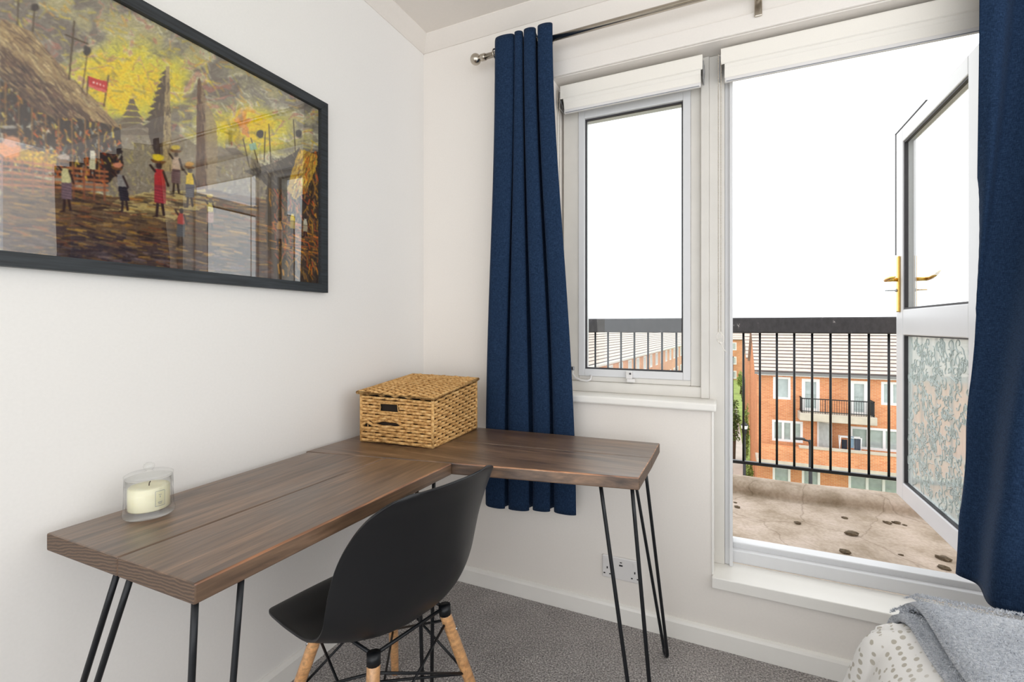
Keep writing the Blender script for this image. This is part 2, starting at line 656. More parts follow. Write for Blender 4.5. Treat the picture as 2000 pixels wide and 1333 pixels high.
def fleece(name, mul=1.0):
    k = NM(name)
    n = k.n('ShaderNodeTexNoise', Scale=1, Detail=4, Roughness=0.7)
    k.l(k.co((150, 260, 200)), n.inputs['Vector'])
    m = k.n('ShaderNodeTexNoise', Scale=9, Detail=3)
    k.l(k.co(), m.inputs['Vector'])
    a = k.ramp(n.outputs['Fac'], [(0.3, lin(158, 163, 173)), (0.5, lin(214, 218, 225)), (0.66, lin(244, 246, 250))])
    b = k.ramp(m.outputs['Fac'], [(0.35, (0.84, 0.85, 0.87)), (0.65, (1.05, 1.05, 1.05))])
    k.l(k.mix(1.0, a, b, 'MULTIPLY'), k.p.inputs['Base Color'])
    k.p.inputs['Roughness'].default_value = 0.95
    k.p.inputs['Specular IOR Level'].default_value = 0.1
    k.bump(n.outputs['Fac'], 0.9, 0.006)
    return k.m


M['fleece'] = fleece('grey_fleece')


def frame_black():
    k = NM('black_stained_frame')
    n = k.n('ShaderNodeTexNoise', Scale=1, Detail=5)
    k.l(k.co((160, 9, 160)), n.inputs['Vector'])
    k.l(k.ramp(n.outputs['Fac'], [(0.3, lin(24, 27, 30)), (0.7, lin(50, 55, 60))]), k.p.inputs['Base Color'])
    k.p.inputs['Roughness'].default_value = 0.45
    k.bump(n.outputs['Fac'], 0.3, 0.001)
    return k.m


M['frame'] = frame_black()

# ================================================================== ROOM
H_CEIL, H_COVE = 2.485, 2.43
XR, YB = 3.4, -3.4                 # extent of the floor and ceiling that are built
RX0, RX1, RXD = 0.645, 1.2525, 2.11     # recess: window left, wall end at the door, door right
Z_SILL_WALL, Z_STEP, Z_HEAD = 0.845, 0.2159, 2.171
WT = 0.20
floor = struct(MB().box(0, XR, YB, 0, -0.12, 0).build('floor', M['carpet']), 'grey speckled carpet floor')
ceiling = struct(MB().box(0, XR, YB, 0, H_CEIL, H_CEIL + 0.12).build('ceiling', M['ceil']))
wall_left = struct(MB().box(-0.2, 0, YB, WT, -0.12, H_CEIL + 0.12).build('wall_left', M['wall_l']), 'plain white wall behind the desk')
b = MB()
b.box(0, RX0, 0, WT, -0.12, H_CEIL + 0.12)
b.box(RX0, RX1, 0, WT, -0.12, Z_SILL_WALL)
b.box(RX1, RXD, 0, WT, -0.12, Z_STEP)
b.box(RX0, RXD, 0, WT, Z_HEAD, H_CEIL + 0.12)
b.box(RXD, XR + 1.0, 0, WT, -0.12, H_CEIL + 0.12)
wall_far = struct(b.build('wall_far', M['wall']), 'white wall with the window and the balcony door')


def base_profile(name, along, a0, a1):
    pr = [(0, 0), (0.015, 0), (0.015, 0.058), (0.011, 0.066), (0.004, 0.071), (0, 0.071)]
    m = MB()
    n = len(pr)
    if along == 'x':
        vs = [(x, -d, z) for x in (a0, a1) for d, z in pr]
    else:
        vs = [(d, y, z) for y in (a0, a1) for d, z in pr]
    m.add(vs, [(i, (i + 1) % n, n + (i + 1) % n, n + i) for i in range(n)] + [tuple(range(n)), tuple(range(n, 2 * n))])
    return struct(m.build(name, M['gloss'], fixn=True))


base_profile('baseboard_far', 'x', 0.0, XR)
base_profile('baseboard_left', 'y', YB, -0.015)
# coving: shallow sloped strip along both walls
cv = [(0, H_COVE), (0.004, H_COVE), (0.02, 2.445), (0.042, 2.466), (0.056, 2.481), (0.056, H_CEIL), (0, H_CEIL)]
n = len(cv)
m = MB()
m.add([(x, -d, z) for x in (0, XR) for d, z in cv], [(i, (i + 1) % n, n + (i + 1) % n, n + i) for i in range(n)])
struct(m.build('trim_1', M['ceil'], fixn=True), 'coving above the window wall')
m = MB()
m.add([(d, y, z) for y in (YB, 0) for d, z in cv], [(i, (i + 1) % n, n + (i + 1) % n, n + i) for i in range(n)])
struct(m.build('trim_2', M['ceil'], fixn=True), 'coving above the plain wall')
# flat head board over the recess
struct(MB().box(RX0 - 0.06, RXD + 0.9, -0.012, 0.0, Z_HEAD + 0.003, 2.2345, 0.004).build('trim_3', M['wall']), 'flat head board above the window recess')

# ---------------------------------------------------------------- window_1
YF = 0.11
gx0, gx1, gz0, gz1 = 0.750, 1.1425, 0.968, 2.03
win = thing('window_1', (0.94, 0.15, 0.87), 'narrow white casement window beside the balcony door', None, kind='structure')


def ring(mb, x0, x1, z0, z1, w, y0, y1, bev=0.003):
    ws = w if isinstance(w, tuple) else (w,) * 4          # left right bottom top
    mb.box(x0, x0 + ws[0], y0, y1, z0, z1, bev)
    mb.box(x1 - ws[1], x1, y0, y1, z0, z1, bev)
    mb.box(x0 + ws[0], x1 - ws[1], y0, y1, z0, z0 + ws[2], bev)
    mb.box(x0 + ws[0], x1 - ws[1], y0, y1, z1 - ws[3], z1, bev)
    return mb


m = MB()
ring(m, 0.655, 1.2071, 0.9164, 2.155, (0.068, 0.037, 0.022, 0.07), YF - 0.004, 0.185)
m.build('window_frame', M['pvc_old'], win)
sash = ring(MB(), 0.7235, 1.170, 0.9384, 2.085, (0.0265, 0.0275, 0.0296, 0.055), YF - 0.009, 0.17, 0.002).build('sash', M['pvc'], win)
m = MB()
ring(m, gx0, gx1, gz0, gz1, 0.006, YF + 0.004, 0.125, 0)
m.build('glazing_seal', M['gasket'], sash)
MB().box(gx0 + 0.004, gx1 - 0.004, 0.128, 0.132, gz0 + 0.004, gz1 - 0.004).build('pane', M['pane'], sash)
MB().box(0.655, 1.236, 0.092, 0.185, 0.8730, 0.9164, 0.005).build('sub_sill', M['pvc_old'], win)
# handle at the bottom: small fitting with knob
m = MB()
m.box(0.925, 0.951, 0.085, 0.101, 0.935, 0.966, 0.003)
m.box(0.930, 0.962, 0.080, 0.098, 0.922, 0.936, 0.003)
m.build('catch_plate', M['white_plastic'], win)
MB().sphere((0.944, 0.082, 0.957), 0.004, 8, 6).build('catch_screw', M['gasket'], win)
m = MB()
pts = [Vector((0.700, 0.098, 0.962)), Vector((0.702, 0.090, 0.945)), Vector((0.715, 0.086, 0.930)), Vector((0.740, 0.084, 0.921)), Vector((0.768, 0.084, 0.920)), Vector((0.779, 0.086, 0.925)), Vector((0.782, 0.092, 0.937)), Vector((0.777, 0.096, 0.942))]
m.tube(pts, [0.004, 0.004, 0.0042, 0.0045, 0.0045, 0.0042, 0.004, 0.003], 8)
m.build('stay_arm', M['white_plastic'], win)
MB().box(0.692, 0.706, 0.092, 0.103, 0.960, 0.976, 0.002).build('stay_hinge', M['steel'], win)
# sill board
m = MB().box(0.645, 1.263, -0.03, 0.115, 0.8455, 0.8735, 0.006)
struct(m.build('trim_4', M['gloss']), 'white window board under the casement window')
# mullion post between window and door, plus the reveal end strip
m = MB()
m.box(1.2071, 1.2365, 0.086, 0.19, 0.874, 2.17, 0.003)
m.box(1.2365, 1.290, 0.094, 0.19, 0.256, 2.17, 0.002)
struct(m.build('trim_5', M['pvc_old']), 'white post between window and door')
struct(MB().box(RX1 - 0.006, RX1 + 0.002, -0.003, 0.094, 0.256, 0.845, 0.0015).build('trim_6', M['gloss']), 'plaster corner strip beside the door')

# ---------------------------------------------------------------- door_1 with frame
door = thing('door_1', (1.7, 0.15, 0.2159), 'white half-glazed balcony door standing open outwards', None, kind='structure')
m = MB()
m.box(1.290, 1.3174, 0.102, 0.195, 0.256, 2.165, 0.003)
m.box(2.055, 2.11, 0.102, 0.195, 0.256, 2.165, 0.003)
m.box(1.3174, 2.055, 0.102, 0.195, 2.108, 2.165, 0.003)
m.box(1.306, 1.3174, 0.088, 0.102, 0.256, 2.165, 0.002)
m.build('door_frame', M['pvc'], door)
m = MB()
m.box(1.2365, 2.11, 0.125, 0.165, 0.2559, 0.303, 0.004)
m.box(1.3174, 2.055, 0.150, 0.205, 0.285, 0.324, 0.004)
m.build('door_threshold', M['pvc'], door)
MB().box(1.2479, 2.30, -0.02, 0.126, 0.2165, 0.2559, 0.003).build('threshold_board', M['gloss'], door)
LX0, LX1, LY0, LY1, LZ0, LZ1 = 2.04, 2.092, 0.175, 0.975, 0.345, 2.07
m = MB()
m.box(LX0, LX1, LY1 - 0.086, LY1, LZ0, LZ1, 0.004)
m.box(LX0, LX1, LY0, LY0 + 0.082, LZ0, LZ1, 0.004)
m.box(LX0, LX1, LY0 + 0.082, LY1 - 0.086, LZ1 - 0.066, LZ1, 0.004)
m.box(LX0 + 0.001, LX1, LY0 + 0.082, LY1 - 0.086, 1.108, 1.226, 0.004)
m.box(LX0, LX1, LY0 + 0.082, LY1 - 0.086, LZ0, LZ0 + 0.078, 0.004)
leaf = m.build('door_leaf', M['leaf_white'], door)


def ring_yz(mb, x0, x1, y0, y1, z0, z1, w):
    mb.box(x0, x1, y0, y0 + w, z0, z1)
    mb.box(x0, x1, y1 - w, y1, z0, z1)
    mb.box(x0, x1, y0 + w, y1 - w, z0, z0 + w)
    mb.box(x0, x1, y0 + w, y1 - w, z1 - w, z1)


m = MB()
ring_yz(m, LX0 + 0.006, LX0 + 0.02, LY0 + 0.082, LY1 - 0.086, 1.226, LZ1 - 0.066, 0.008)
ring_yz(m, LX0 + 0.006, LX0 + 0.02, LY0 + 0.082, LY1 - 0.086, LZ0 + 0.078, 1.108, 0.005)
m.build('glazing_seal', M['gasket'], leaf)
MB().box(LX0 + 0.022, LX0 + 0.027, LY0 + 0.084, LY1 - 0.088, 1.228, LZ1 - 0.068).build('clear_pane', M['pane'], leaf)
m = MB()
m.grid(lambda a, b_: (LX0 + 0.020, LY1 - 0.088 - a * (LY1 - LY0 - 0.172), LZ0 + 0.080 + b_ * (1.106 - LZ0 - 0.080)), 60, 80)
po = m.build('patterned_pane', M['texglass'], leaf)
po['label'] = 'obscure glass pane with a raised scroll pattern'
sm = MB()
R_ = random.Random(3)
gy0, gy1, gz0_, gz1_ = LY0 + 0.10, LY1 - 0.104, LZ0 + 0.10, 1.088
xg = LX0 + 0.019
for _ in range(330):
    cy_, cz_ = R_.uniform(gy0, gy1), R_.uniform(gz0_, gz1_)
    sc_ = R_.uniform(0.012, 0.032)
    a0_ = R_.uniform(0, 6.28)
    sg = R_.choice((-1, 1))
    pts = []
    tail = R_.uniform(0.01, 0.045)
    kind_ = R_.random()
    for i_ in range(14):
        f_ = i_ / 13
        rr_ = sc_ * (0.25 + 0.75 * f_)
        an_ = a0_ + sg * f_ * (5.6 if kind_ < 0.7 else 3.0)
        pts.append((cy_ + rr_ * math.cos(an_), cz_ + rr_ * math.sin(an_)))
    ty_, tz_ = pts[-1][0] - pts[-2][0], pts[-1][1] - pts[-2][1]
    tl_ = math.hypot(ty_, tz_) + 1e-6
    for i_ in range(1, 6):
        f_ = i_ / 5
        pts.append((pts[13][0] + ty_ / tl_ * tail * f_ + 0.008 * math.sin(3 * f_) * sg, pts[13][1] + tz_ / tl_ * tail * f_))
    pts = [(xg, min(max(p_[0], gy0 - 0.012), gy1 + 0.012), min(max(p_[1], gz0_ - 0.012), gz1_ + 0.012)) for p_ in pts]
    sm.tube(pts, [0.0012] + [0.0021] * (len(pts) - 2) + [0.0008], 5)
so_ = sm.build('raised_scrolls', M['scroll'], leaf)
so_['kind'] = 'stuff'
m = MB()
m.box(LX0 - 0.001, LX0 + 0.008, LY1, LY1 + 0.012, 1.49, LZ1 + 0.006)
m.box(LX0 - 0.001, LX0 + 0.008, LY1 - 0.36, LY1 + 0.012, LZ1, LZ1 + 0.006)
m.build('weather_strip', M['gasket'], leaf)
# handle set: plate, lever, key on the room side; lever outside
hz = 1.368
m = MB().box(LX0 - 0.010, LX0 + 0.0005, LY1 - 0.062, LY1 - 0.032, 1.215, 1.478, 0.004)
hd = m.build('handle_plate', M['brass'], leaf)
m = MB()
m.tube([(LX0 - 0.008, LY1 - 0.047, hz), (LX0 - 0.05, LY1 - 0.047, hz)], 0.009, 10)
m.tube([(LX0 - 0.050, LY1 - 0.040, hz), (LX0 - 0.054, LY1 - 0.075, hz + 0.002), (LX0 - 0.053, LY1 - 0.12, hz + 0.004), (LX0 - 0.049, LY1 - 0.17, hz + 0.003)], [0.010, 0.0095, 0.007, 0.003], 10)
m.build('lever', M['brass'], leaf)
m = MB()
m.tube([(LX0 - 0.008, LY1 - 0.047, 1.318), (LX0 - 0.016, LY1 - 0.047, 1.318)], 0.008, 10)
m.box(LX0 - 0.055, LX0 - 0.014, LY1 - 0.049, LY1 - 0.046, 1.314, 1.320)
m.build('key', M['steel'], leaf)
m = MB().box(LX1 - 0.0005, LX1 + 0.010, LY1 - 0.062, LY1 - 0.032, 1.215, 1.478, 0.004)
m.build('handle_plate', M['brass'], leaf)
m = MB()
m.tube([(LX1 + 0.008, LY1 - 0.047, hz), (LX1 + 0.05, LY1 - 0.047, hz)], 0.009, 10)
m.tube([(LX1 + 0.050, LY1 - 0.040, hz), (LX1 + 0.052, LY1 - 0.09, hz + 0.003), (LX1 + 0.05, LY1 - 0.15, hz + 0.012), (LX1 + 0.046, LY1 - 0.20, hz + 0.022)], [0.010, 0.0095, 0.007, 0.003], 10)
m.tube([(LX1 + 0.008, LY1 - 0.047, 1.318), (LX1 + 0.05, LY1 - 0.047, 1.318)], 0.0035, 8)
m.build('lever', M['brass'], leaf)

# ---------------------------------------------------------------- roller blinds


def make_blind(x0, x1, ztop, zmid, zbot, yf, label, chain_x, chain_z, knot):
    t = thing('roller_blind', ((x0 + x1) / 2, yf + 0.04, zbot), label, 'blind')
    m = MB()
    m.prism([(yf, ztop - 0.006), (yf, zmid), (yf + 0.003, zmid - 0.003), (yf + 0.006, zmid), (yf + 0.006, ztop - 0.008), (yf + 0.055, ztop - 0.004), (yf + 0.055, ztop), (yf + 0.007, ztop), (yf + 0.002, ztop - 0.002)], x0, x1)
    m.build('fascia', M['blind'], t, fixn=True)
    # rolled fabric showing under the fascia
    c_y, c_z, r = yf + 0.036, zmid + 0.002, 0.032
    arc = [(c_y + r * math.cos(a), c_z + r * math.sin(a)) for a in np.linspace(math.radians(0), math.radians(360), 28)[:-1]]
    m = MB()
    m.prism(arc, x0 + 0.012, x1 - 0.006, smooth=True)
    rl = m.build('fabric_roll', M['blind'], t, fixn=True)
    m = MB()
    m.prism([(yf + 0.0065, zmid - 0.004), (yf + 0.0085, zmid - 0.004), (yf + 0.022, zbot + 0.016), (yf + 0.020, zbot + 0.016)], x0 + 0.012, x1 - 0.006)
    m.build('fabric_drop', M['blind'], rl, fixn=True)
    m = MB().box(x0 + 0.012, x1 - 0.006, yf + 0.014, yf + 0.027, zbot, zbot + 0.017, 0.003)
    m.build('bottom_bar', M['white_plastic'], t)
    MB().box(x0 + 0.018, x1 - 0.012, yf + 0.0132, yf + 0.0142, zbot + 0.0015, zbot + 0.004).build('bar_groove', M['grey_plastic'], t)
    for xx in (x0 - 0.006, x1 + 0.001):
        mm = MB()
        mm.box(xx, xx + 0.004, yf + 0.004, yf + 0.07, zmid - 0.038, zmid + 0.03, 0.001)
        mm.lathe([(0.001, 0), (0.024, 0), (0.024, 0.006), (0.001, 0.006)], (xx - 0.001, c_y, c_z), 20, axis='x')
        mm.build('end_bracket', M['steel'], t)
    # bead chain loop
    for k in (0, 1):
        cm = MB()
        xc = chain_x + k * 0.0085
        yc = yf - 0.004 + k * 0.004
        ztop_c = zmid + 0.03 if k == 0 else zmid
        cm.tube([(xc, yc, ztop_c), (xc, yc, chain_z)], 0.0007, 5)
        z = ztop_c
        while z > chain_z:
            cm.sphere((xc, yc, z), 0.0022, 6, 4)
            z -= 0.006
        c = cm.build('bead_chain', M['bead'], t)
        c['kind'] = 'stuff'
    if knot:
        km = MB()
        kx, ky = chain_x + 0.004, yf - 0.006
        km.tube([(kx - 0.004, ky, chain_z), (kx + 0.007, ky, chain_z - 0.006), (kx + 0.006, ky - 0.004, chain_z - 0.022), (kx - 0.008, ky, chain_z - 0.028), (kx - 0.009, ky, chain_z - 0.012), (kx - 0.002, ky, chain_z - 0.002)], 0.0018, 6)
        km.tube([(kx - 0.009, ky, chain_z - 0.03), (kx + 0.004, ky - 0.003, chain_z - 0.045), (kx + 0.014, ky, chain_z - 0.036), (kx + 0.013, ky, chain_z - 0.016), (kx + 0.006, ky, chain_z - 0.008)], 0.0018, 6)
        km.tube([(kx + 0.002, ky, chain_z - 0.04), (kx + 0.012, ky, chain_z - 0.062), (kx + 0.024, ky, chain_z - 0.075)], [0.002, 0.0018, 0.0012], 6)
        km.sphere((kx + 0.003, ky - 0.002, chain_z - 0.041), 0.0042, 8, 6)
        km.build('knotted_cord', M['cord'], t)
    return t


yb = 0.03
p1 = at_y(1094, 167, yb)
p2 = at_y(1372, 104.5, yb)
p3 = at_y(1094, 190.7, yb)
p4 = at_y(1372, 134.8, yb)
p5 = at_y(1100, 220, yb + 0.014)
p6 = at_y(1374, 170.5, yb + 0.014)
make_blind(p1[0], p2[0], (p1[2] + p2[2]) / 2, (p3[2] + p4[2]) / 2, (p5[2] + p6[2]) / 2, yb, 'short white roller blind rolled up above the casement window', p1[0] - 0.011, 1.15, False)
q1 = at_y(1408, 93.6, yb)
q3 = at_y(1407.5, 124, yb)
q5 = at_y(1411.5, 161.4, yb + 0.014)
kn = at_y(1404, 648, yb)
make_blind(q1[0], 2.10, q1[2], q3[2], q5[2], yb, 'wide white roller blind rolled up above the balcony door', at_y(1403, 300, yb)[0], kn[2], True)

# ---------------------------------------------------------------- double socket with USB
so = thing('wall_socket', (0.925, 0, 0.208), 'white double wall socket with USB ports above the baseboard', 'socket')
sx0, sx1, sz0, sz1 = 0.8517, 0.9985, 0.1645, 0.2515
MB().box(sx0, sx1, -0.009, 0, sz0, sz1, 0.004).build('face_plate', M['white_plastic'], so)


def sk(name, a, c, w, h, mat, d=0.0012):
    x = sx0 + a * (sx1 - sx0)
    z = sz0 + c * (sz1 - sz0)
    MB().box(x - w / 2, x + w / 2, -0.009 - d, -0.0088, z - h / 2, z + h / 2).build(name, mat, so)


for ax in (0.14, 0.86):
    s_ = -1 if ax < 0.5 else 1
    sk('socket_hole', ax, 0.46, 0.0045, 0.008, M['slot'])
    sk('socket_hole', ax - 0.075, 0.2, 0.0065, 0.0042, M['slot'])
    sk('socket_hole', ax + 0.075, 0.2, 0.0065, 0.0042, M['slot'])
    sk('rocker_switch', ax - s_ * 0.0, 0.78, 0.010, 0.018, M['white_plastic'], 0.003)
sk('usb_port', 0.5, 0.79, 0.008, 0.0032, M['slot'])
sk('usb_port', 0.5, 0.66, 0.0135, 0.0055, M['slot'])

# ---------------------------------------------------------------- curtain rod and curtains
ry, rz = -0.08, 2.288
rod = thing('curtain_rod', (1.2, ry, rz), 'satin metal curtain rod with round ball end above the window', 'curtain rod')
MB().tube([(0.349, ry, rz), (3.36, ry, rz)], 0.0115, 20).build('pole', M['nickel'], rod)  # right end run on out of view to carry the added curtain folds
m = MB()
m.sphere((0.3242, ry, rz), 0.0235, 28, 18)
m.build('finial', M['nickel'], rod)
MB().lathe([(0.001, 0), (0.009, 0), (0.009, 0.006), (0.0125, 0.008), (0.0145, 0.012), (0.0145, 0.03), (0.0135, 0.032), (0.001, 0.032)], (0.340, ry, rz), 24, axis='x').build('finial_collar', M['nickel'], rod)
bx = at_y(1482, 15, -0.04)[0]
for xx in (bx, 0.50):
    m = MB()
    m.box(xx - 0.012, xx + 0.012, -0.020, -0.0122, rz - 0.075, rz + 0.03, 0.003)
    m.tube([(xx, -0.013, rz - 0.006), (xx, ry, rz - 0.006)], 0.006, 10)
    m.tube([(xx, ry - 0.006, rz - 0.015), (xx, ry, rz - 0.018)], 0.010, 12)
    if xx == 0.50:
        m = MB()
        m.tube([(xx + 0.02, -0.001, rz - 0.006), (xx + 0.02, ry, rz - 0.006)], 0.006, 10)
        m.lathe([(0.001, 0), (0.022, 0), (0.022, -0.006), (0.001, -0.008)], (xx + 0.02, -0.0005, rz - 0.006), 20, axis='y')
    m.build('rod_bracket', M['nickel'], rod)


def smooth01(t):
    t = max(0.0, min(1.0, t))
    return t * t * (3 - 2 * t)


def catmull(P, t):
    n_ = len(P) - 1
    f = min(max(t, 0), 1) * n_
    i = min(int(f), n_ - 1)
    f -= i
    p0 = np.array(P[max(i - 1, 0)], float)
    p1_ = np.array(P[i], float)
    p2_ = np.array(P[i + 1], float)
    p3_ = np.array(P[min(i + 2, n_)], float)
    return 0.5 * ((2 * p1_) + (-p0 + p2_) * f + (2 * p0 - 5 * p1_ + 4 * p2_ - p3_) * f * f + (-p0 + 3 * p1_ - 3 * p2_ + p3_) * f ** 3)


# left curtain: gathered, eyelets over the rod, squeezed behind the desk
CZ0, CZ1 = 0.408, 2.318
cl = thing('curtain', (0.55, ry, CZ0), 'gathered navy curtain hanging behind the desk', 'curtain')
ftop, ffl = -0.122, -0.040


def fold_path(crests, yf_, yb_):
    """zigzag of flat front folds given as pixel column pairs, at depth yf_, with troughs at yb_"""
    P = []
    for i_, (a_, b_) in enumerate(crests):
        xa, xb_ = at_y(a_, 637, yf_)[0], at_y(b_, 637, yf_)[0]
        w_ = xb_ - xa
        if i_ == 0:
            P += [(at_y(a_, 637, yb_)[0] + 0.012, yb_), (at_y(a_, 637, (yf_ + yb_) / 2)[0] + 0.004, (yf_ + yb_) / 2)]
        P += [(xa, yf_ + 0.010), (xa + 0.22 * w_, yf_), (xa + 0.72 * w_, yf_ + 0.001), (xb_, yf_ + 0.012)]
        if i_ < len(crests) - 1:
            xn = at_y(crests[i_ + 1][0], 637, yf_)[0]
            P += [(xb_ - 0.008, (yf_ + yb_) / 2), ((xb_ + xn) / 2 - 0.006, yb_), (xn - 0.004, (yf_ + yb_) / 2)]
        else:
            P += [(at_y(b_, 637, (yf_ + yb_) / 2)[0] - 0.002, (yf_ + yb_) / 2), (at_y(b_, 637, yb_)[0] - 0.004, yb_)]
    return P


LCT = fold_path([(966, 1001), (1004, 1018), (1022, 1043), (1049, 1076)], -0.122, -0.036)
LCB = fold_path([(948, 982), (991, 1029), (1040, 1073), (1083, 1122)], -0.097, -0.042)


def left_curtain(a, t):
    w = smooth01(t * 1.05)
    z = CZ1 + (CZ0 - CZ1) * t
    A = catmull(LCT, a)
    B = catmull(LCB, a)
    p = A * (1 - w) + B * w
    fr_ = (-(p[1]) - 0.036) / 0.086
    z += 0.010 * max(0, fr_) * (1 - t) - 0.012 * t * math.sin(5 * a + 0.6)
    x = p[0] + 0.003 * math.sin(6 * t + 7 * a) * t
    y = p[1] + 0.003 * math.sin(9 * t + 11 * a) * t
    return (x, min(y, -0.034), z)


m = MB().grid(left_curtain, 200, 70)
o = m.build('curtain_cloth', M['navy'], cl)
q = o.modifiers.new('thick', 'SOLIDIFY')
q.thickness = 0.002
nP = len(LCT) - 1
for k, ia in enumerate([1, 6, 8, 13, 15, 20, 22, 27]):
    x, y, z = left_curtain(ia / nP, 0.028)
    em = MB()
    pts = [(x + 0.003 * math.cos(2 * math.pi * i / 20), ry + 0.019 * math.cos(2 * math.pi * i / 20), rz + 0.019 * math.sin(2 * math.pi * i / 20)) for i in range(20)]
    em.tube(pts, 0.0032, 6, closed=True)
    em.build('eyelet', M['nickel'], cl)

# right curtain
c0 = at_z(1868, 1122, 0.42)
c1 = at_z(1985, 1203, 0.42)
cr = thing('curtain', (2.2, -0.12, 0.42), 'navy curtain beside the open door, above the bed', 'curtain')
t0 = at_y(1907, 0, -0.105)
pathb = [(c0[0] + 0.10, c0[1] + 0.16), (c0[0] + 0.02, c0[1] + 0.07), (c0[0], c0[1]), (c0[0] + 0.028, c0[1] - 0.05), (c1[0] - 0.04, c1[1] + 0.03), (c1[0], c1[1]), (c1[0] + 0.06, c1[1] - 0.01), (c1[0] + 0.10, c1[1] + 0.07), (c1[0] + 0.14, c1[1] + 0.14), (c1[0] + 0.2, c1[1] + 0.10), (c1[0] + 0.25, c1[1] + 0.0), (c1[0] + 0.32, c1[1] + 0.08), (c1[0] + 0.38, c1[1] + 0.15), (c1[0] + 0.46, c1[1] + 0.06), (c1[0] + 0.52, c1[1] + 0.15), (c1[0] + 0.58, c1[1] + 0.05), (c1[0] + 0.66, c1[1] + 0.15)] + [(c1[0] + 0.66 + 0.09 * k, c1[1] + (0.05 if k % 2 else 0.15)) for k in range(1, 8)]  # last folds added out of view to darken the reflection in the picture glass
patht = []
for k in range(len(pathb)):
    a = k / (len(pathb) - 1)
    patht.append((t0[0] + 0.006 + 1.32 * a, -0.08 + 0.045 * math.sin(2 * math.pi * (a * 6.5 + 0.08) + 3.3)))


def right_curtain(a, t):
    z = CZ1 + (0.42 - CZ1) * t
    w = smooth01(t * 0.9 + 0.02) * 0.75 + 0.25 * t
    A = catmull(patht, a)
    B = catmull(pathb, a)
    p = A * (1 - w) + B * w
    cre = 0.0022 * math.sin(23 * t + 6 * a) * smooth01(t * 1.5 - 0.4) + 0.002 * math.sin(41 * t - 11 * a) * smooth01(t * 1.6 - 0.6)
    return (p[0] + cre, min(p[1] + cre, -0.03), z)


m = MB().grid(right_curtain, 200, 90)
o = m.build('curtain_cloth', M['navy'], cr)
q = o.modifiers.new('thick', 'SOLIDIFY')
q.thickness = 0.002

# ================================================================== DESK
ZT, TH = 0.735, 0.035
desk = thing('corner_desk', (0.5, -0.7, 0), 'L-shaped dark wooden desk of thick boards on black hairpin legs', 'desk')


def board(poly, axis, end_edges=(), worn=()):
    """a plank: polygon in plan, rounded edges; worn colour on the upper bevel, end grain on named sides"""
    bm = bmesh.new()
    ax = 1 if axis == 'y' else 0
    n_ = len(poly)
    nseg = 1
    vt = [bm.verts.new((x, y, ZT)) for x, y in poly]
    vb = [bm.verts.new((x, y, ZT - TH)) for x, y in poly]
    bm.faces.new(vt)
    bm.faces.new(vb[::-1])
    ends = []
    for i in range(n_):
        f = bm.faces.new((vb[i], vb[(i + 1) % n_], vt[(i + 1) % n_], vt[i]))
        if i in end_edges:
            ends.append(f)
    bmesh.ops.recalc_face_normals(bm, faces=bm.faces[:])
    for f in ends:
        f.material_index = 2
    geo = [e for e in bm.edges]
    wl_ = [(Vector((*poly[i], 0)), Vector((*poly[(i + 1) % n_], 0))) for i in worn]
    r = bmesh.ops.bevel(bm, geom=geo, offset=0.0035, segments=2, profile=0.5, affect='EDGES', material=-1)
    for f in r['faces']:
        if f.normal.z > 0.25 and f.normal.z < 0.97 and f.material_index == 0:
            c_ = f.calc_center_median()
            c_.z = 0
            for p_, q_ in wl_:
                if ((c_ - p_) - (q_ - p_).normalized() * (c_ - p_).dot((q_ - p_).normalized())).length < 0.006:
                    if axis == 'y' or c_.x > 0.545:
                        f.material_index = 1
    mb = MB()
    bm.verts.index_update()
    for f in bm.faces:
        pass
    mb.v = [v.co[:] for v in bm.verts]
    mb.f = [[v.index for v in f.verts] for f in bm.faces]
    mb.m = [f.material_index for f in bm.faces]
    mb.s = [False] * len(mb.f)
    bm.free()
    return mb.build('desk_board', [M['wood_' + axis], M['worn_' + axis], M['end']], desk)


yk = lambda x, p0, p1: p0[1] + (p1[1] - p0[1]) * (x - p0[0]) / (p1[0] - p0[0])
fr0, fr1 = (0.539, -0.614), (1.077, -0.519)
se0, se1 = (0.394, -0.378), (1.081, -0.307)
bk0, bk1 = (0.365, -0.149), (1.081, -0.105)
XL = 0.03
fr = lambda x: yk(x, fr0, fr1)
se = lambda x: yk(x, se0, se1)
bk = lambda x: yk(x, bk0, bk1)
board([(XL, bk(XL)), (XL, se(XL) + 0.0015), (1.081, se(1.081) + 0.0015), (1.081, bk(1.081))], 'x', (2,), (2,))
board([(XL, se(XL) - 0.0015), (XL, fr(XL)), (0.541, fr(0.541)), (1.077, fr(1.077)), (1.081, se(1.081) - 0.0015)], 'x', (3,), (2, 3))
# long arm, two boards with the join along it, ends against the front board
EL = at_z(90, 1042, ZT)
ER = at_z(379, 1142, ZT)
ES = at_z(228, 1090, ZT)
jx = ES[0]
jx1 = jx + 0.022
xa1 = 0.539
yl, yr = EL[1], ER[1]
board([(EL[0], yl), (jx - 0.0006, (yl + yr) / 2), (jx1 - 0.0006, fr(jx1) - 0.0012), (XL + 0.012, fr(XL) - 0.0012)], 'y', (0,))
board([(jx + 0.0006, (yl + yr) / 2), (ER[0], yr), (xa1, fr(xa1) - 0.0012), (jx1 + 0.0006, fr(jx1) - 0.0012)], 'y', (0,), (1,))


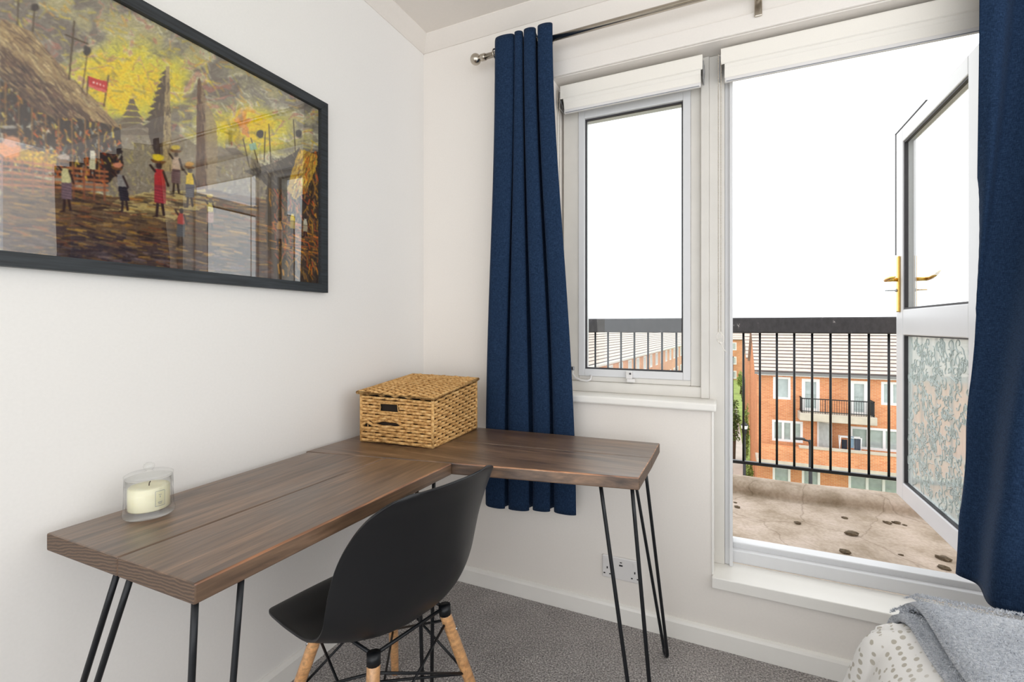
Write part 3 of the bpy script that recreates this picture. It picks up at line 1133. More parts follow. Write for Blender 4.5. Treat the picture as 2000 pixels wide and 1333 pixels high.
def hairpin(t1, t2, foot, du):
    """two straight rods from the plate meeting in a bend at the floor; du = half width vector of the bend"""
    zb = ZT - TH
    r = 0.0055
    A = Vector((*t1, zb + 0.001))
    B = Vector((*t2, zb + 0.001))
    F = Vector((*foot, r + 0.001))
    D = Vector((*du, 0))
    pts = [A]
    for k in range(1, 8):
        pts.append(A.lerp(F + D + Vector((0, 0, 0.016)), k / 8))
    for k in range(9):
        a = math.pi * k / 8
        pts.append(F + D * math.cos(a) + Vector((0, 0, 0.016 * (1 - math.sin(a)))))
    for k in range(1, 9):
        pts.append((F - D + Vector((0, 0, 0.016))).lerp(B, k / 8))
    lg = MB().tube(pts, r, 10).build('hairpin_leg', M['black_metal'], desk)
    cx, cy = (t1[0] + t2[0]) / 2, (t1[1] + t2[1]) / 2
    w = max(abs(t1[0] - t2[0]), 0.012) / 2 + 0.003
    h_ = max(abs(t1[1] - t2[1]), 0.012) / 2 + 0.003
    ix = -0.022 if cx > 0.45 else 0.022
    iy = 0.022 if cy < -0.4 else -0.02
    cx, cy = cx + ix, cy + iy
    MB().box(cx - w, cx + w, cy - h_, cy + h_, zb - 0.0028, zb - 0.0005, 0.0005).build('mounting_plate', M['black_metal'], lg)


hairpin((0.2663, -1.335), (0.3124, -1.337), (0.062, -1.405), (-0.018, 0.0))
hairpin((0.4972, -1.338), (0.503, -1.262), (0.548, -1.378), (-0.006, -0.018))
hairpin((0.5173, -0.7615), (0.525, -0.6905), (0.535, -0.735), (0.0, -0.018))
hairpin((0.968, -0.512), (1.055, -0.505), (1.103, -0.561), (-0.021, -0.012))
hairpin((0.985, -0.14), (1.045, -0.22), (1.103, -0.129), (-0.008, 0.016))

# ================================================================== PICTURE
pic = thing('framed_picture', (0, -1.09, 1.264), 'black framed painting of a yellow-skied village market', 'picture')
PY0, PY1, PZ0, PZ1 = -1.578, -0.6026, 1.266, 1.929
fw_ = 0.0295
D0 = 0.024
m = MB()


def rail4(pts):
    m = MB()
    vs = [(0.001, y, z) for y, z in pts] + [(D0, y, z) for y, z in pts]
    m.add(vs, [(3, 2, 1, 0), (4, 5, 6, 7), (0, 1, 5, 4), (1, 2, 6, 5), (2, 3, 7, 6), (3, 0, 4, 7)])
    return m.build('frame_rail', M['frame'], pic, fixn=True)


iy0, iy1, iz0, iz1 = PY0 + fw_, PY1 - fw_, PZ0 + fw_, PZ1 - fw_
g_ = 0.0004
rail4([(PY0, PZ0), (PY1, PZ0), (iy1 - g_, iz0), (iy0 + g_, iz0)])
rail4([(PY1, PZ0 + g_), (PY1, PZ1 - g_), (iy1, iz1 - g_), (iy1, iz0 + g_)])
rail4([(PY1, PZ1), (PY0, PZ1), (iy0 + g_, iz1), (iy1 - g_, iz1)])
rail4([(PY0, PZ1 - g_), (PY0, PZ0 + g_), (iy0, iz0 + g_), (iy0, iz1 - g_)])
MB().box(0.0150, 0.0165, iy0 - 0.002, iy1 + 0.002, iz0 - 0.002, iz1 + 0.002).build('picture_glass', M['picglass'], pic)


# the painting itself: colours of a dense flat sheet, computed here
def paint():
    NY, NZ = 640, 420
    ys = np.linspace(iy0, iy1, NY)
    zs = np.linspace(iz0, iz1, NZ)
    xw = 0.009
    # photo coordinates of each point of the sheet (u depends on y only)
    dx = xw - CAM[0]
    Zd = FW[0] * dx + FW[1] * (ys - CAM[1])
    U = U0 + FPX * (RT[0] * dx + RT[1] * (ys - CAM[1])) / Zd
    V = V0 - FPX * (zs[:, None] - CAM[2]) / Zd[None, :]
    UU = np.broadcast_to(U, V.shape)
    C = np.zeros((NZ, NY, 3))

    def noise(sx, sy, seed, octv=4, wx=None, wy=None):
        r = np.random.default_rng(seed)
        X = (UU if wx is None else wx) / sx
        Y = (V if wy is None else wy) / sy
        out = np.zeros(V.shape)
        amp, tot = 1.0, 0
        for _ in range(octv):
            tb = r.random((256, 256))
            xi = np.floor(X).astype(int)
            yi = np.floor(Y).astype(int)
            fx = X - xi
            fy = Y - yi
            fx = fx * fx * (3 - 2 * fx)
            fy = fy * fy * (3 - 2 * fy)
            g = lambda a, b_: tb[(yi + b_) % 256, (xi + a) % 256]
            out += amp * ((g(0, 0) * (1 - fx) + g(1, 0) * fx) * (1 - fy) + (g(0, 1) * (1 - fx) + g(1, 1) * fx) * fy)
            tot += amp
            amp *= 0.55
            X = X * 2.03
            Y = Y * 2.03
        return out / tot

    def lerp(a, b_, t):
        t = np.clip(t, 0, 1)[..., None]
        return a * (1 - t) + np.array(b_, float) * t

    def ss(a, b_, x):
        t = np.clip((x - a) / (b_ - a), 0, 1)
        return t * t * (3 - 2 * t)

    # sky
    w1 = noise(90, 70, 1)
    w2 = noise(80, 60, 2)
    wx = UU + 120 * (w1 - 0.5)
    wy = V + 120 * (w2 - 0.5)
    n1 = noise(70, 46, 3, 5, wx, wy)
    n2 = noise(42, 30, 4, 4, wx, wy)
    n3 = noise(16, 10, 5, 3, wx, wy)
    C[:] = (150, 143, 130)
    C = lerp(C, (186, 176, 140), ss(0.42, 0.6, n1))
    cen = np.exp(-(((UU - 250) / 150) ** 2 + ((V - 165) / 90) ** 2)) + 0.9 * np.exp(-(((UU - 490) / 95) ** 2 + ((V - 255) / 52) ** 2))
    C = lerp(C, (214, 206, 96), ss(0.25, 0.75, cen * (0.5 + n1)))
    C = lerp(C, (238, 204, 34), ss(0.42, 0.82, cen * (0.35 + 1.1 * n2)))
    C = lerp(C, (226, 222, 196), ss(0.56, 0.72, n3 * 0.6 + n2 * 0.5) * 0.75)
    C = lerp(C, (224, 128, 74), ss(0.6, 0.75, n2) * ss(0.3, 0.8, cen) * 0.6)
    C = lerp(C, (120, 108, 104), ss(0.54, 0.7, 1 - n1) * 0.6)
    C = lerp(C, (178, 108, 96), ss(0.66, 0.74, n3) * 0.5)

    def stain(col, cu, cv, ru, rv, k=1.0):
        nonlocal C
        d = ((UU - cu) / ru) ** 2 + ((V - cv) / rv) ** 2 + 1.4 * (n3 - 0.5)
        C = lerp(C, col, k * ss(1.2, 0.5, d))

    def mask(P, jit=0.0):
        P = np.array(P, float)
        X = UU + (jit * (n3 - 0.5) * 2 if jit else 0)
        Y = V + (jit * (n2 - 0.5) * 2 if jit else 0)
        ins = np.zeros(V.shape, bool)
        j = len(P) - 1
        for i in range(len(P)):
            x1, y1 = P[i]
            x2, y2 = P[j]
            if y1 != y2:
                c = ((y1 > Y) != (y2 > Y)) & (X < (x2 - x1) * (Y - y1) / (y2 - y1) + x1)
                ins ^= c
            j = i
        return ins

    def fill(P, col, jit=0.0, k=1.0):
        mk = mask(P, jit)
        C[mk] = C[mk] * (1 - k) + np.array(col, float) * k

    def seg(x1, y1, x2, y2, w, col, k=1.0):
        pad = w + 1
        c0_ = np.searchsorted(U, min(x1, x2) - pad)
        c1_ = np.searchsorted(U, max(x1, x2) + pad)
        if c1_ <= c0_:
            return
        X = UU[:, c0_:c1_]
        Y = V[:, c0_:c1_]
        L2 = (x2 - x1) ** 2 + (y2 - y1) ** 2 + 1e-6
        t = np.clip(((X - x1) * (x2 - x1) + (Y - y1) * (y2 - y1)) / L2, 0, 1)
        d = np.hypot(X - x1 - t * (x2 - x1), Y - y1 - t * (y2 - y1))
        a = np.clip(w - d + 0.5, 0, 1)[..., None] * k
        C[:, c0_:c1_] = C[:, c0_:c1_] * (1 - a) + np.array(col, float) * a

    def dabs(P, nd, cols, ln, wd, ang, aj, r, k=0.85):
        P = np.array(P, float)
        x0, x1 = P[:, 0].min(), P[:, 0].max()
        y0, y1 = P[:, 1].min(), P[:, 1].max()
        c = 0
        for _ in range(nd * 3):
            if c >= nd:
                break
            x = r.uniform(x0, x1)
            y = r.uniform(y0, y1)
            ins = False
            j = len(P) - 1
            for i in range(len(P)):
                if (P[i][1] > y) != (P[j][1] > y) and x < (P[j][0] - P[i][0]) * (y - P[i][1]) / (P[j][1] - P[i][1]) + P[i][0]:
                    ins = not ins
                j = i
            if not ins:
                continue
            c += 1
            a = ang + r.normal() * aj
            l_ = ln * r.uniform(0.5, 1.3) / 2
            col = np.array(cols[r.integers(len(cols))], float) * r.uniform(0.85, 1.12)
            seg(x - l_ * math.cos(a), y - l_ * math.sin(a), x + l_ * math.cos(a), y + l_ * math.sin(a), wd * r.uniform(0.6, 1.3), np.clip(col, 0, 255), k * r.uniform(0.6, 1))

    R = np.random.default_rng(5)
    skyp = [(0, 0), (300, 0), (630, 210), (630, 330), (430, 330), (230, 240), (100, 120), (0, 40)]
    dabs(skyp, 700, [(236, 206, 60), (206, 196, 150), (160, 150, 140), (224, 214, 120), (226, 168, 76), (132, 124, 118), (238, 232, 206)], 16, 2.0, 0.5, 0.5, R, 0.4)
    # distant grey mass of trees
    fill([(215, 265), (240, 250), (290, 245), (335, 250), (390, 290), (430, 285), (470, 300), (520, 330), (545, 345), (545, 420), (215, 400)], (146, 134, 118), 8, 0.85)
    dabs([(215, 255), (300, 245), (430, 285), (545, 345), (545, 420), (215, 400)], 420, [(120, 108, 98), (168, 154, 128), (196, 180, 120), (140, 128, 120), (180, 172, 160)], 9, 1.8, 1.2, 0.6, R, 0.6)
    # pagoda
    for k in range(6):
        y = 193 + k * 12
        w = 7 + k * 6.5
        fill([(258 - w, y + 9), (258 - w * 0.5, y), (258 + w * 0.5, y), (258 + w, y + 11)], (122, 108, 92), 2)
    # left split gate with stepped jagged outline
    jag = [(330, 128)]
    for k in range(9):
        f = k / 8
        jag += [(322 - 34 * f, 136 + 13 * k), (315 - 36 * f, 143 + 13 * k), (323 - 32 * f, 146 + 13 * k)]
    fill(jag + [(290, 262), (312, 330), (336, 335), (330, 128)], (86, 72, 62), 1.5)
    fill([(324, 130), (331, 128), (336, 335), (316, 335)], (176, 156, 118), 1)
    dabs([(300, 180), (330, 130), (336, 335), (300, 330)], 90, [(110, 92, 78), (150, 132, 104), (90, 76, 68)], 12, 1.2, 1.5, 0.25, R, 0.7)
    # right gate tower
    fill([(386, 158), (390, 152), (400, 185), (406, 370), (382, 375), (384, 235)], (110, 84, 66), 1.5)
    fill([(392, 160), (400, 185), (424, 250), (424, 365), (404, 370)], (164, 144, 116), 5, 0.8)
    dabs([(386, 158), (400, 185), (406, 370), (384, 370)], 60, [(128, 98, 76), (84, 62, 52)], 14, 1.3, 1.55, 0.1, R, 0.8)
    # ground
    gnd = [(0, 325), (215, 385), (300, 380), (420, 372), (560, 400), (640, 430), (640, 600), (0, 600)]
    fill(gnd, (112, 90, 68), 6)
    fill([(230, 388), (300, 372), (400, 370), (420, 400), (330, 430), (200, 410)], (206, 186, 130), 10, 0.8)
    fill([(0, 430), (330, 470), (640, 510), (640, 600), (0, 600)], (84, 68, 66), 14, 0.85)
    dabs(gnd, 2200, [(66, 52, 44), (176, 134, 62), (126, 98, 74), (92, 74, 66), (190, 152, 80), (146, 92, 60), (56, 46, 44), (150, 128, 100), (104, 84, 60), (78, 62, 50)], 26, 1.5, 0.16, 0.1, R, 0.75)
    dabs([(0, 460), (640, 520), (640, 600), (0, 600)], 500, [(76, 64, 68), (112, 98, 100), (60, 50, 54), (130, 112, 112)], 22, 2.0, 0.14, 0.15, R, 0.7)
    # left hut: shaded stall below the thatch
    stall = [(0, 150), (60, 190), (235, 245), (240, 330), (210, 360), (0, 330)]
    fill(stall, (64, 52, 46), 3)
    dabs(stall, 620, [(206, 112, 50), (232, 204, 90), (226, 220, 200), (72, 56, 50), (120, 84, 60), (150, 160, 160), (196, 150, 70), (52, 42, 40), (170, 80, 50)], 8, 1.7, 1.3, 0.6, R, 0.9)
    fill([(30, 290), (110, 300), (112, 330), (30, 320)], (226, 186, 40), 5, 0.7)
    dabs([(50, 285), (108, 295), (108, 325), (50, 318)], 80, [(240, 206, 50), (232, 170, 40), (120, 96, 40)], 4, 1.6, 0.4, 1, R)
    for k in range(8):
        seg(10 + k * 26, 150 + k * 14, 12 + k * 26, 320 + k * 4, 1.4, (176, 132, 78), 0.8)
    # slatted fence
    for k in range(5):
        seg(0, 312 + k * 12, 210, 336 + k * 9, 2.4, (196, 128, 86), 0.75)
    for k in range(11):
        seg(4 + k * 20, 310 + k * 2, 4 + k * 20, 372 + k * 2, 2.0, (150, 98, 74), 0.75)
    # thatched roof
    roof = [(0, 38), (27, 47), (63, 63), (104, 113), (135, 149), (180, 189), (236, 250), (216, 245), (171, 230), (104, 230), (58, 203), (0, 149)]
    fill(roof, (170, 146, 112), 1.5)
    fill([(0, 90), (50, 120), (120, 185), (180, 228), (171, 232), (104, 232), (58, 205), (0, 150)], (92, 70, 62), 6, 0.9)
    dabs(roof, 520, [(196, 172, 130), (150, 124, 94), (216, 198, 156), (120, 96, 78), (178, 152, 110), (104, 84, 74)], 18, 1.3, 0.83, 0.12, R, 0.8)
    dabs([(0, 110), (50, 130), (120, 190), (160, 226), (104, 230), (58, 203), (0, 149)], 120, [(84, 64, 58), (66, 52, 50), (120, 92, 80)], 16, 1.4, 0.8, 0.15, R, 0.8)
    # poles, flags, lanterns
    seg(36, 0, 34, 48, 1.2, (70, 54, 40))
    seg(68, 8, 64, 62, 1.2, (70, 54, 40))
    stain((60, 48, 46), 68, 14, 8, 8)
    seg(145, 42, 135, 155, 1.5, (74, 56, 36))
    seg(128, 68, 172, 86, 1.3, (74, 56, 36))
    stain((52, 44, 46), 170, 98, 8, 10)
    seg(170, 108, 160, 182, 1.0, (90, 70, 46))
    seg(172, 150, 170, 186, 1.2, (80, 60, 40))
    seg(212, 148, 203, 208, 1.2, (80, 60, 40))
    fill([(172, 149), (190, 155), (210, 160), (208, 181), (190, 177), (172, 168)], (198, 48, 48))
    fill([(173, 164), (207, 176), (208, 181), (190, 177), (172, 168)], (226, 132, 126), 0, 0.8)
    for k in range(4):
        stain((240, 220, 214), 183 + k * 6.5, 161 + k * 2.2, 2, 2.6)
    seg(268, 120, 275, 117, 1.0, (226, 190, 170), 0.7)
    seg(275, 117, 300, 180, 0.9, (214, 160, 140), 0.6)
    # right hut: curved ridge, thatch end, dark stall
    fill([(520, 330), (560, 310), (622, 296), (626, 560), (540, 545), (520, 470)], (84, 70, 56), 5)
    dabs([(522, 360), (622, 320), (626, 550), (545, 535)], 520, [(120, 96, 62), (70, 58, 48), (180, 140, 74), (60, 50, 46), (206, 150, 60), (150, 112, 80), (196, 96, 52)], 14, 1.2, 1.4, 0.35, R, 0.85)
    fill([(474, 334), (505, 328), (545, 316), (575, 298), (584, 288), (584, 330), (560, 372), (524, 368), (510, 348)], (92, 84, 78), 2)
    dabs([(474, 334), (575, 298), (584, 330), (560, 370), (515, 355)], 110, [(116, 106, 96), (80, 72, 68), (140, 128, 112)], 12, 1.2, 1.0, 0.3, R, 0.7)
    fill([(584, 292), (619, 302), (617, 330), (600, 372), (578, 392), (560, 372)], (196, 162, 78), 4)
    dabs([(584, 292), (619, 302), (600, 372), (570, 385)], 170, [(226, 190, 90), (206, 120, 54), (150, 120, 70), (240, 214, 120), (120, 92, 60)], 12, 1.3, 1.9, 0.3, R, 0.85)
    dabs([(520, 430), (626, 440), (626, 500), (540, 500)], 130, [(214, 150, 60), (196, 110, 60), (120, 90, 60)], 14, 1.1, 0.25, 0.1, R, 0.85)
    for x, y0_, y1_, dx_ in ((483, 272, 326, -8), (500, 270, 318, -10), (512, 258, 316, 6), (525, 243, 318, 0), (573, 234, 296, 0)):
        seg(x + dx_, y0_, x + 4, y1_, 0.9, (70, 56, 44), 0.9)
    fill([(486, 282), (499, 278), (502, 292), (489, 294)], (150, 186, 170), 0, 0.9)
    stain((60, 56, 58), 508, 262, 7, 8)
    stain((56, 50, 50), 584, 262, 7, 9)
    fill([(438, 288), (462, 290), (478, 304), (452, 302)], (122, 110, 98), 1.5)

    # market figures
    def fig(x, yf, h, skirt, top, head, basket, lean=0.0, bask=True, arm=True):
        hh = h / 100.0
        sk_ = (62, 44, 38)
        L = lambda y: lean * y
        seg(x - 5 * hh, yf, x - 3 * hh, yf - 26 * hh, 1.8 * hh + 0.5, sk_)
        seg(x + 7 * hh, yf - 2 * hh, x + 3 * hh, yf - 26 * hh, 1.8 * hh + 0.5, sk_)
        seg(x - 5 * hh, yf, x - 11 * hh, yf + 1, 1.2, sk_)
        fill([(x - 9 * hh, yf - 22 * hh), (x + 10 * hh, yf - 20 * hh), (x + 11 * hh + L(20), yf - 52 * hh), (x - 8 * hh + L(20), yf - 54 * hh)], skirt, 1.2)
        for k in range(5):
            seg(x - 8 * hh, yf - (26 + 5 * k) * hh, x + 9 * hh, yf - (22 + 5 * k) * hh, 0.8, tuple(min(255, c_ * 1.35 + 14) for c_ in skirt), 0.55)
        fill([(x - 8 * hh + L(20), yf - 52 * hh), (x + 10 * hh + L(20), yf - 50 * hh), (x + 9 * hh + L(45), yf - 76 * hh), (x - 6 * hh + L(45), yf - 78 * hh)], top, 1.0)
        if arm:
            seg(x + 8 * hh + L(45), yf - 73 * hh, x + 15 * hh + L(30), yf - 50 * hh, 1.6 * hh + 0.3, sk_)
            seg(x - 6 * hh + L(45), yf - 74 * hh, x - 13 * hh + L(60), yf - 84 * hh, 1.6 * hh + 0.3, sk_)
        stain(head, x + 1 + L(60), yf - 83 * hh, 5.5 * hh, 6.5 * hh)
        if bask:
            fill([(x - 13 * hh + L(66), yf - 94 * hh), (x + 14 * hh + L(66), yf - 90 * hh), (x + 9 * hh + L(66), yf - 86 * hh), (x - 8 * hh + L(66), yf - 88 * hh)], (120, 84, 50), 0.8)
            stain(basket, x + L(66), yf - 97 * hh, 11 * hh, 6 * hh)

    fig(130, 412, 108, (118, 98, 104), (212, 204, 160), (80, 64, 60), (196, 180, 170), -0.08, True)
    fig(243, 412, 92, (52, 42, 44), (150, 144, 140), (58, 44, 40), (206, 144, 116), -0.22, True)
    fig(312, 422, 118, (146, 58, 62), (176, 60, 56), (70, 50, 44), (222, 196, 60), -0.05, True)
    fig(343, 378, 92, (104, 82, 82), (196, 172, 152), (90, 74, 64), (214, 190, 90), 0.0, True)
    fig(370, 404, 86, (96, 92, 100), (228, 196, 70), (84, 70, 64), (204, 156, 80), 0.0, True)
    fig(352, 480, 82, (84, 84, 88), (176, 84, 78), (86, 78, 76), (96, 86, 78), 0.02, False)
    fig(180, 345, 66, (190, 180, 150), (222, 216, 200), (86, 74, 70), (206, 196, 180), 0.0, False, False)
    fig(545, 480, 62, (120, 100, 90), (196, 156, 110), (70, 58, 50), (0, 0, 0), 0.0, False)
    fig(571, 458, 52, (150, 130, 60), (222, 196, 76), (70, 58, 50), (0, 0, 0), 0.0, False)
    fig(596, 462, 44, (150, 140, 120), (206, 200, 180), (70, 58, 50), (0, 0, 0), 0.0, False)
    fig(410, 450, 70, (150, 120, 110), (206, 190, 120), (100, 86, 70), (216, 190, 100), 0.0, True)
    stain((226, 150, 80), 18, 292, 22, 20)
    stain((214, 160, 130), 22, 276, 17, 12)
    stain((64, 52, 52), 20, 254, 13, 9)
    stain((196, 190, 180), 18, 248, 16, 4, 0.8)
    # brush relief tint
    for ax_ in (0, 1):
        C = 0.5 * C + 0.25 * np.roll(C, 1, ax_) + 0.25 * np.roll(C, -1, ax_)
    lum = C.mean(-1, keepdims=True)
    C = (lum + (C - lum) * 1.12 - 118) * 1.1 + 112
    gr = noise(4, 3, 21, 2)
    C *= (0.90 + 0.2 * gr)[..., None]
    C = np.clip(C, 0, 255) / 255
    return ys, zs, np.where(C <= 0.04045, C / 12.92, ((C + 0.055) / 1.055) ** 2.4)


ys, zs, PC = paint()
NZ, NY = PC.shape[:2]
me = bpy.data.meshes.new('painting')
co = np.zeros((NZ, NY, 3))
o0 = ORG[pic.name]
co[..., 0] = 0.009 - o0[0]
co[..., 1] = ys[None, :] - o0[1]
co[..., 2] = zs[:, None] - o0[2]
idx = np.arange(NZ * NY).reshape(NZ, NY)
fc = np.stack([idx[:-1, :-1], idx[:-1, 1:], idx[1:, 1:], idx[1:, :-1]], -1).reshape(-1, 4)
me.vertices.add(NZ * NY)
me.vertices.foreach_set('co', co.ravel())
me.loops.add(fc.size)
me.loops.foreach_set('vertex_index', fc.ravel())
me.polygons.add(len(fc))
me.polygons.foreach_set('loop_start', np.arange(0, fc.size, 4))
me.update(calc_edges=True)
at = me.color_attributes.new('pigment', 'FLOAT_COLOR', 'POINT')
at.data.foreach_set('color', np.concatenate([PC.reshape(-1, 3), np.ones((NZ * NY, 1))], 1).ravel())
k = NM('oil_paint')
va = k.n('ShaderNodeVertexColor')
va.layer_name = 'pigment'
k.l(va.outputs['Color'], k.p.inputs['Base Color'])
k.p.inputs['Roughness'].default_value = 0.6
k.p.inputs['Specular IOR Level'].default_value = 0.2
nb = k.n('ShaderNodeTexNoise', Scale=120, Detail=3)
k.l(k.co(), nb.inputs['Vector'])
k.bump(nb.outputs['Fac'], 0.3, 0.002)
me.materials.append(k.m)
o = bpy.data.objects.new('painting', me)
COL.objects.link(o)
o.parent = pic
o['label'] = 'oil painting of market figures, thatched huts and a yellow sky'

# ================================================================== CANDLE JAR
cj = at_z(288, 1003, ZT)
CJ = (cj[0] + 0.006, cj[1], ZT)
jar = thing('candle_jar', CJ, 'lidded glass jar with a cream candle on the desk end', 'candle')
R0 = 0.046
m = MB()
m.lathe([(0.001, 0.0005), (R0 - 0.001, 0.0005), (R0 + 0.001, 0.003), (R0 + 0.0015, 0.010), (R0 - 0.001, 0.014), (R0 - 0.002, 0.05), (R0 - 0.0025, 0.082), (R0 - 0.0045, 0.082), (R0 - 0.005, 0.05), (R0 - 0.005, 0.016), (R0 - 0.010, 0.013), (0.001, 0.012)], CJ, 40)
m.build('jar', M['jarglass'], jar)
m = MB()
m.lathe([(0.001, 0.0835), (R0 - 0.004, 0.0835), (R0 - 0.002, 0.085), (R0 - 0.002, 0.089), (R0 - 0.006, 0.0915), (0.012, 0.093), (0.006, 0.0945), (0.0055, 0.097), (0.009, 0.100), (0.0105, 0.105), (0.009, 0.110), (0.005, 0.113), (0.001, 0.1135)], CJ, 40)
m.build('lid', M['jarglass'], jar)
m = MB()
m.lathe([(0.001, 0.0135), (0.036, 0.0135), (0.0375, 0.016), (0.0375, 0.061), (0.036, 0.063), (0.02, 0.0625), (0.001, 0.062)], CJ, 40)
wx_ = m.build('wax', M['wax'], jar)
MB().tube([(CJ[0], CJ[1], CJ[2] + 0.062), (CJ[0] + 0.001, CJ[1], CJ[2] + 0.068), (CJ[0] + 0.003, CJ[1] + 0.001, CJ[2] + 0.072)], 0.0011, 6).build('wick', M['wick'], wx_)
am = math.atan2(CAM[1] - CJ[1], CAM[0] - CJ[0]) + 0.42
m = MB()
m.grid(lambda a, b_: (CJ[0] + 0.0464 * math.cos(am - 0.19 + 0.38 * a), CJ[1] + 0.0464 * math.sin(am - 0.19 + 0.38 * a), CJ[2] + 0.026 + 0.032 * b_), 8, 1)
lb = m.build('paper_label', glass_mat('clear_label', (0.97, 0.97, 0.94), 0.2, 1.3), jar)
m = MB()
for h_, w, hh_ in ((0.058, 0.19, 0.0008), (0.026, 0.19, 0.0008), (0.050, 0.06, 0.0008), (0.044, 0.012, 0.004), (0.034, 0.09, 0.0012), (0.031, 0.07, 0.0012)):
    m.grid(lambda a, b_: (CJ[0] + 0.0467 * math.cos(am - w + 2 * w * a), CJ[1] + 0.0467 * math.sin(am - w + 2 * w * a), CJ[2] + h_ + hh_ * b_), 4, 1)
for sg in (-1, 1):
    m.grid(lambda a, b_: (CJ[0] + 0.0467 * math.cos(am + sg * 0.19 + 0.014 * a), CJ[1] + 0.0467 * math.sin(am + sg * 0.19 + 0.014 * a), CJ[2] + 0.026 + 0.032 * b_), 1, 1)
m.build('label_print', M['grey_plastic'], lb)

# ================================================================== BASKET
bk_c = [(0.105, -0.526), (0.3925, -0.5016), (0.379, -0.176), (0.078, -0.186)]
bz = ZT
bt = [0.905, 0.897, 0.928, 0.932]
bas = thing('woven_basket', (0.24, -0.35, bz), 'lidded woven seagrass storage basket on the desk corner', 'basket')


def per(s):
    """point on the basket outline, s in 0..4 -> (x, y, top height, outward normal)"""
    s = s % 4
    i = int(s)
    f = s - i
    a, b_ = bk_c[i], bk_c[(i + 1) % 4]
    x = a[0] + (b_[0] - a[0]) * f
    y = a[1] + (b_[1] - a[1]) * f
    dx, dy = b_[0] - a[0], b_[1] - a[1]
    L = math.hypot(dx, dy)
    zt = bt[i] + (bt[(i + 1) % 4] - bt[i]) * f
    return x, y, zt, (dy / L, -dx / L)


NR = 15
stk = [11, 13, 11, 13]
for r_ in range(NR):
    hf = (r_ + 0.5) / NR
    runs = []
    cur = []
    for side in range(4):
        nst = stk[side]
        for kk in range(nst * 6):
            f = kk / (nst * 6)
            x, y, zt, nn_ = per(side + f)
            z = bz + 0.004 + hf * (zt - bz - 0.006)
            ph = math.pi * (f * nst + (r_ % 2))
            off = 0.0046 * math.sin(ph)
            # damage slits and hand hole on the front (side 0)
            if side == 0:
                if 0.28 < f < 0.54 and r_ in (10, 11, 12):
                    if cur:
                        runs.append(cur)
                        cur = []
                    continue
                for (f0, f1, rr) in ((0.22, 0.58, 6), (0.02, 0.17, 5)):
                    if f0 < f < f1:
                        bulge = math.sin(math.pi * (f - f0) / (f1 - f0)) ** 0.7
                        if r_ == rr:
                            z += 0.009 * bulge
                        elif r_ == rr - 1:
                            z -= 0.003 * bulge
                        elif r_ == rr + 1:
                            z += 0.006 * bulge
            z += 0.0008 * math.sin(7 * f + r_ * 2.1 + side)
            cur.append((x + nn_[0] * off, y + nn_[1] * off, z))
    if runs:
        runs[0] = cur + runs[0]
    else:
        runs = [cur + [cur[0]]]
    m = MB()
    for rn in runs:
        if len(rn) > 2:
            m.tube(rn, 0.0054, 6)
    m.build('woven_strand', M['rope'], bas)
# corner and rim cords
for i in range(4):
    x, y = bk_c[i]
    MB().tube([(x, y, bz + 0.004), (x, y, bt[i])], 0.006, 8).build('corner_cord', M['rope'], bas)
rim = [(*bk_c[i], bz + 0.0055) for i in range(4)]
MB().tube(rim, 0.0055, 6, closed=True).build('base_cord', M['rope'], bas)
# stakes seen in the slits, dark inside
m = MB()
for side in range(4):
    for kk in range(stk[side]):
        x, y, zt, nn_ = per(side + kk / (stk[side]))
        if side == 0 and 0.26 < (kk) / (stk[side]) < 0.56:
            continue
        m.tube([(x - nn_[0] * 0.002, y - nn_[1] * 0.002, bz + 0.006), (x - nn_[0] * 0.002, y - nn_[1] * 0.002, zt - 0.004)], 0.0022, 5)
m.build('stakes', M['rope'], bas)
cxb, cyb = 0.2386, -0.347
m = MB()
ins_ = [(cxb + (x - cxb) * 0.94, cyb + (y - cyb) * 0.94) for x, y in bk_c]
vs = [(x, y, bz + 0.003) for x, y in ins_] + [(x, y, z - 0.01) for (x, y), z in zip(ins_, bt)]
m.add(vs, [(0, 1, 2, 3), (0, 1, 5, 4), (1, 2, 6, 5), (2, 3, 7, 6), (3, 0, 4, 7)])
m.build('dark_lining', M['inside'], bas)
# hand hole binding
h0 = per(0.28)
h1 = per(0.54)
zl = bz + 0.004 + 10.1 / NR * (h0[2] - bz - 0.006)
zu = bz + 0.004 + 12.9 / NR * (h0[2] - bz - 0.006)
m = MB()
m.tube([(h0[0], h0[1] - 0.002, zl), (h1[0], h1[1] - 0.002, zl), (h1[0] - 0.004, h1[1] - 0.002, zu), (h0[0], h0[1] - 0.002, zu)], 0.0032, 6, closed=True)
m.build('hand_hole_binding', M['rope'], bas)
# lid: strands across, rim cord, slight overhang
ld = [(0.096, -0.536), (0.4, -0.511), (0.384, -0.168), (0.070, -0.178)]
lz = [bt[i] + 0.0075 for i in range(4)]


def lidp(a, b_):
    x = (ld[0][0] * (1 - a) + ld[1][0] * a) * (1 - b_) + (ld[3][0] * (1 - a) + ld[2][0] * a) * b_
    y = (ld[0][1] * (1 - a) + ld[1][1] * a) * (1 - b_) + (ld[3][1] * (1 - a) + ld[2][1] * a) * b_
    z = (lz[0] * (1 - a) + lz[1] * a) * (1 - b_) + (lz[3] * (1 - a) + lz[2] * a) * b_ + 0.006 * math.sin(math.pi * a) * math.sin(math.pi * b_)
    return x, y, z


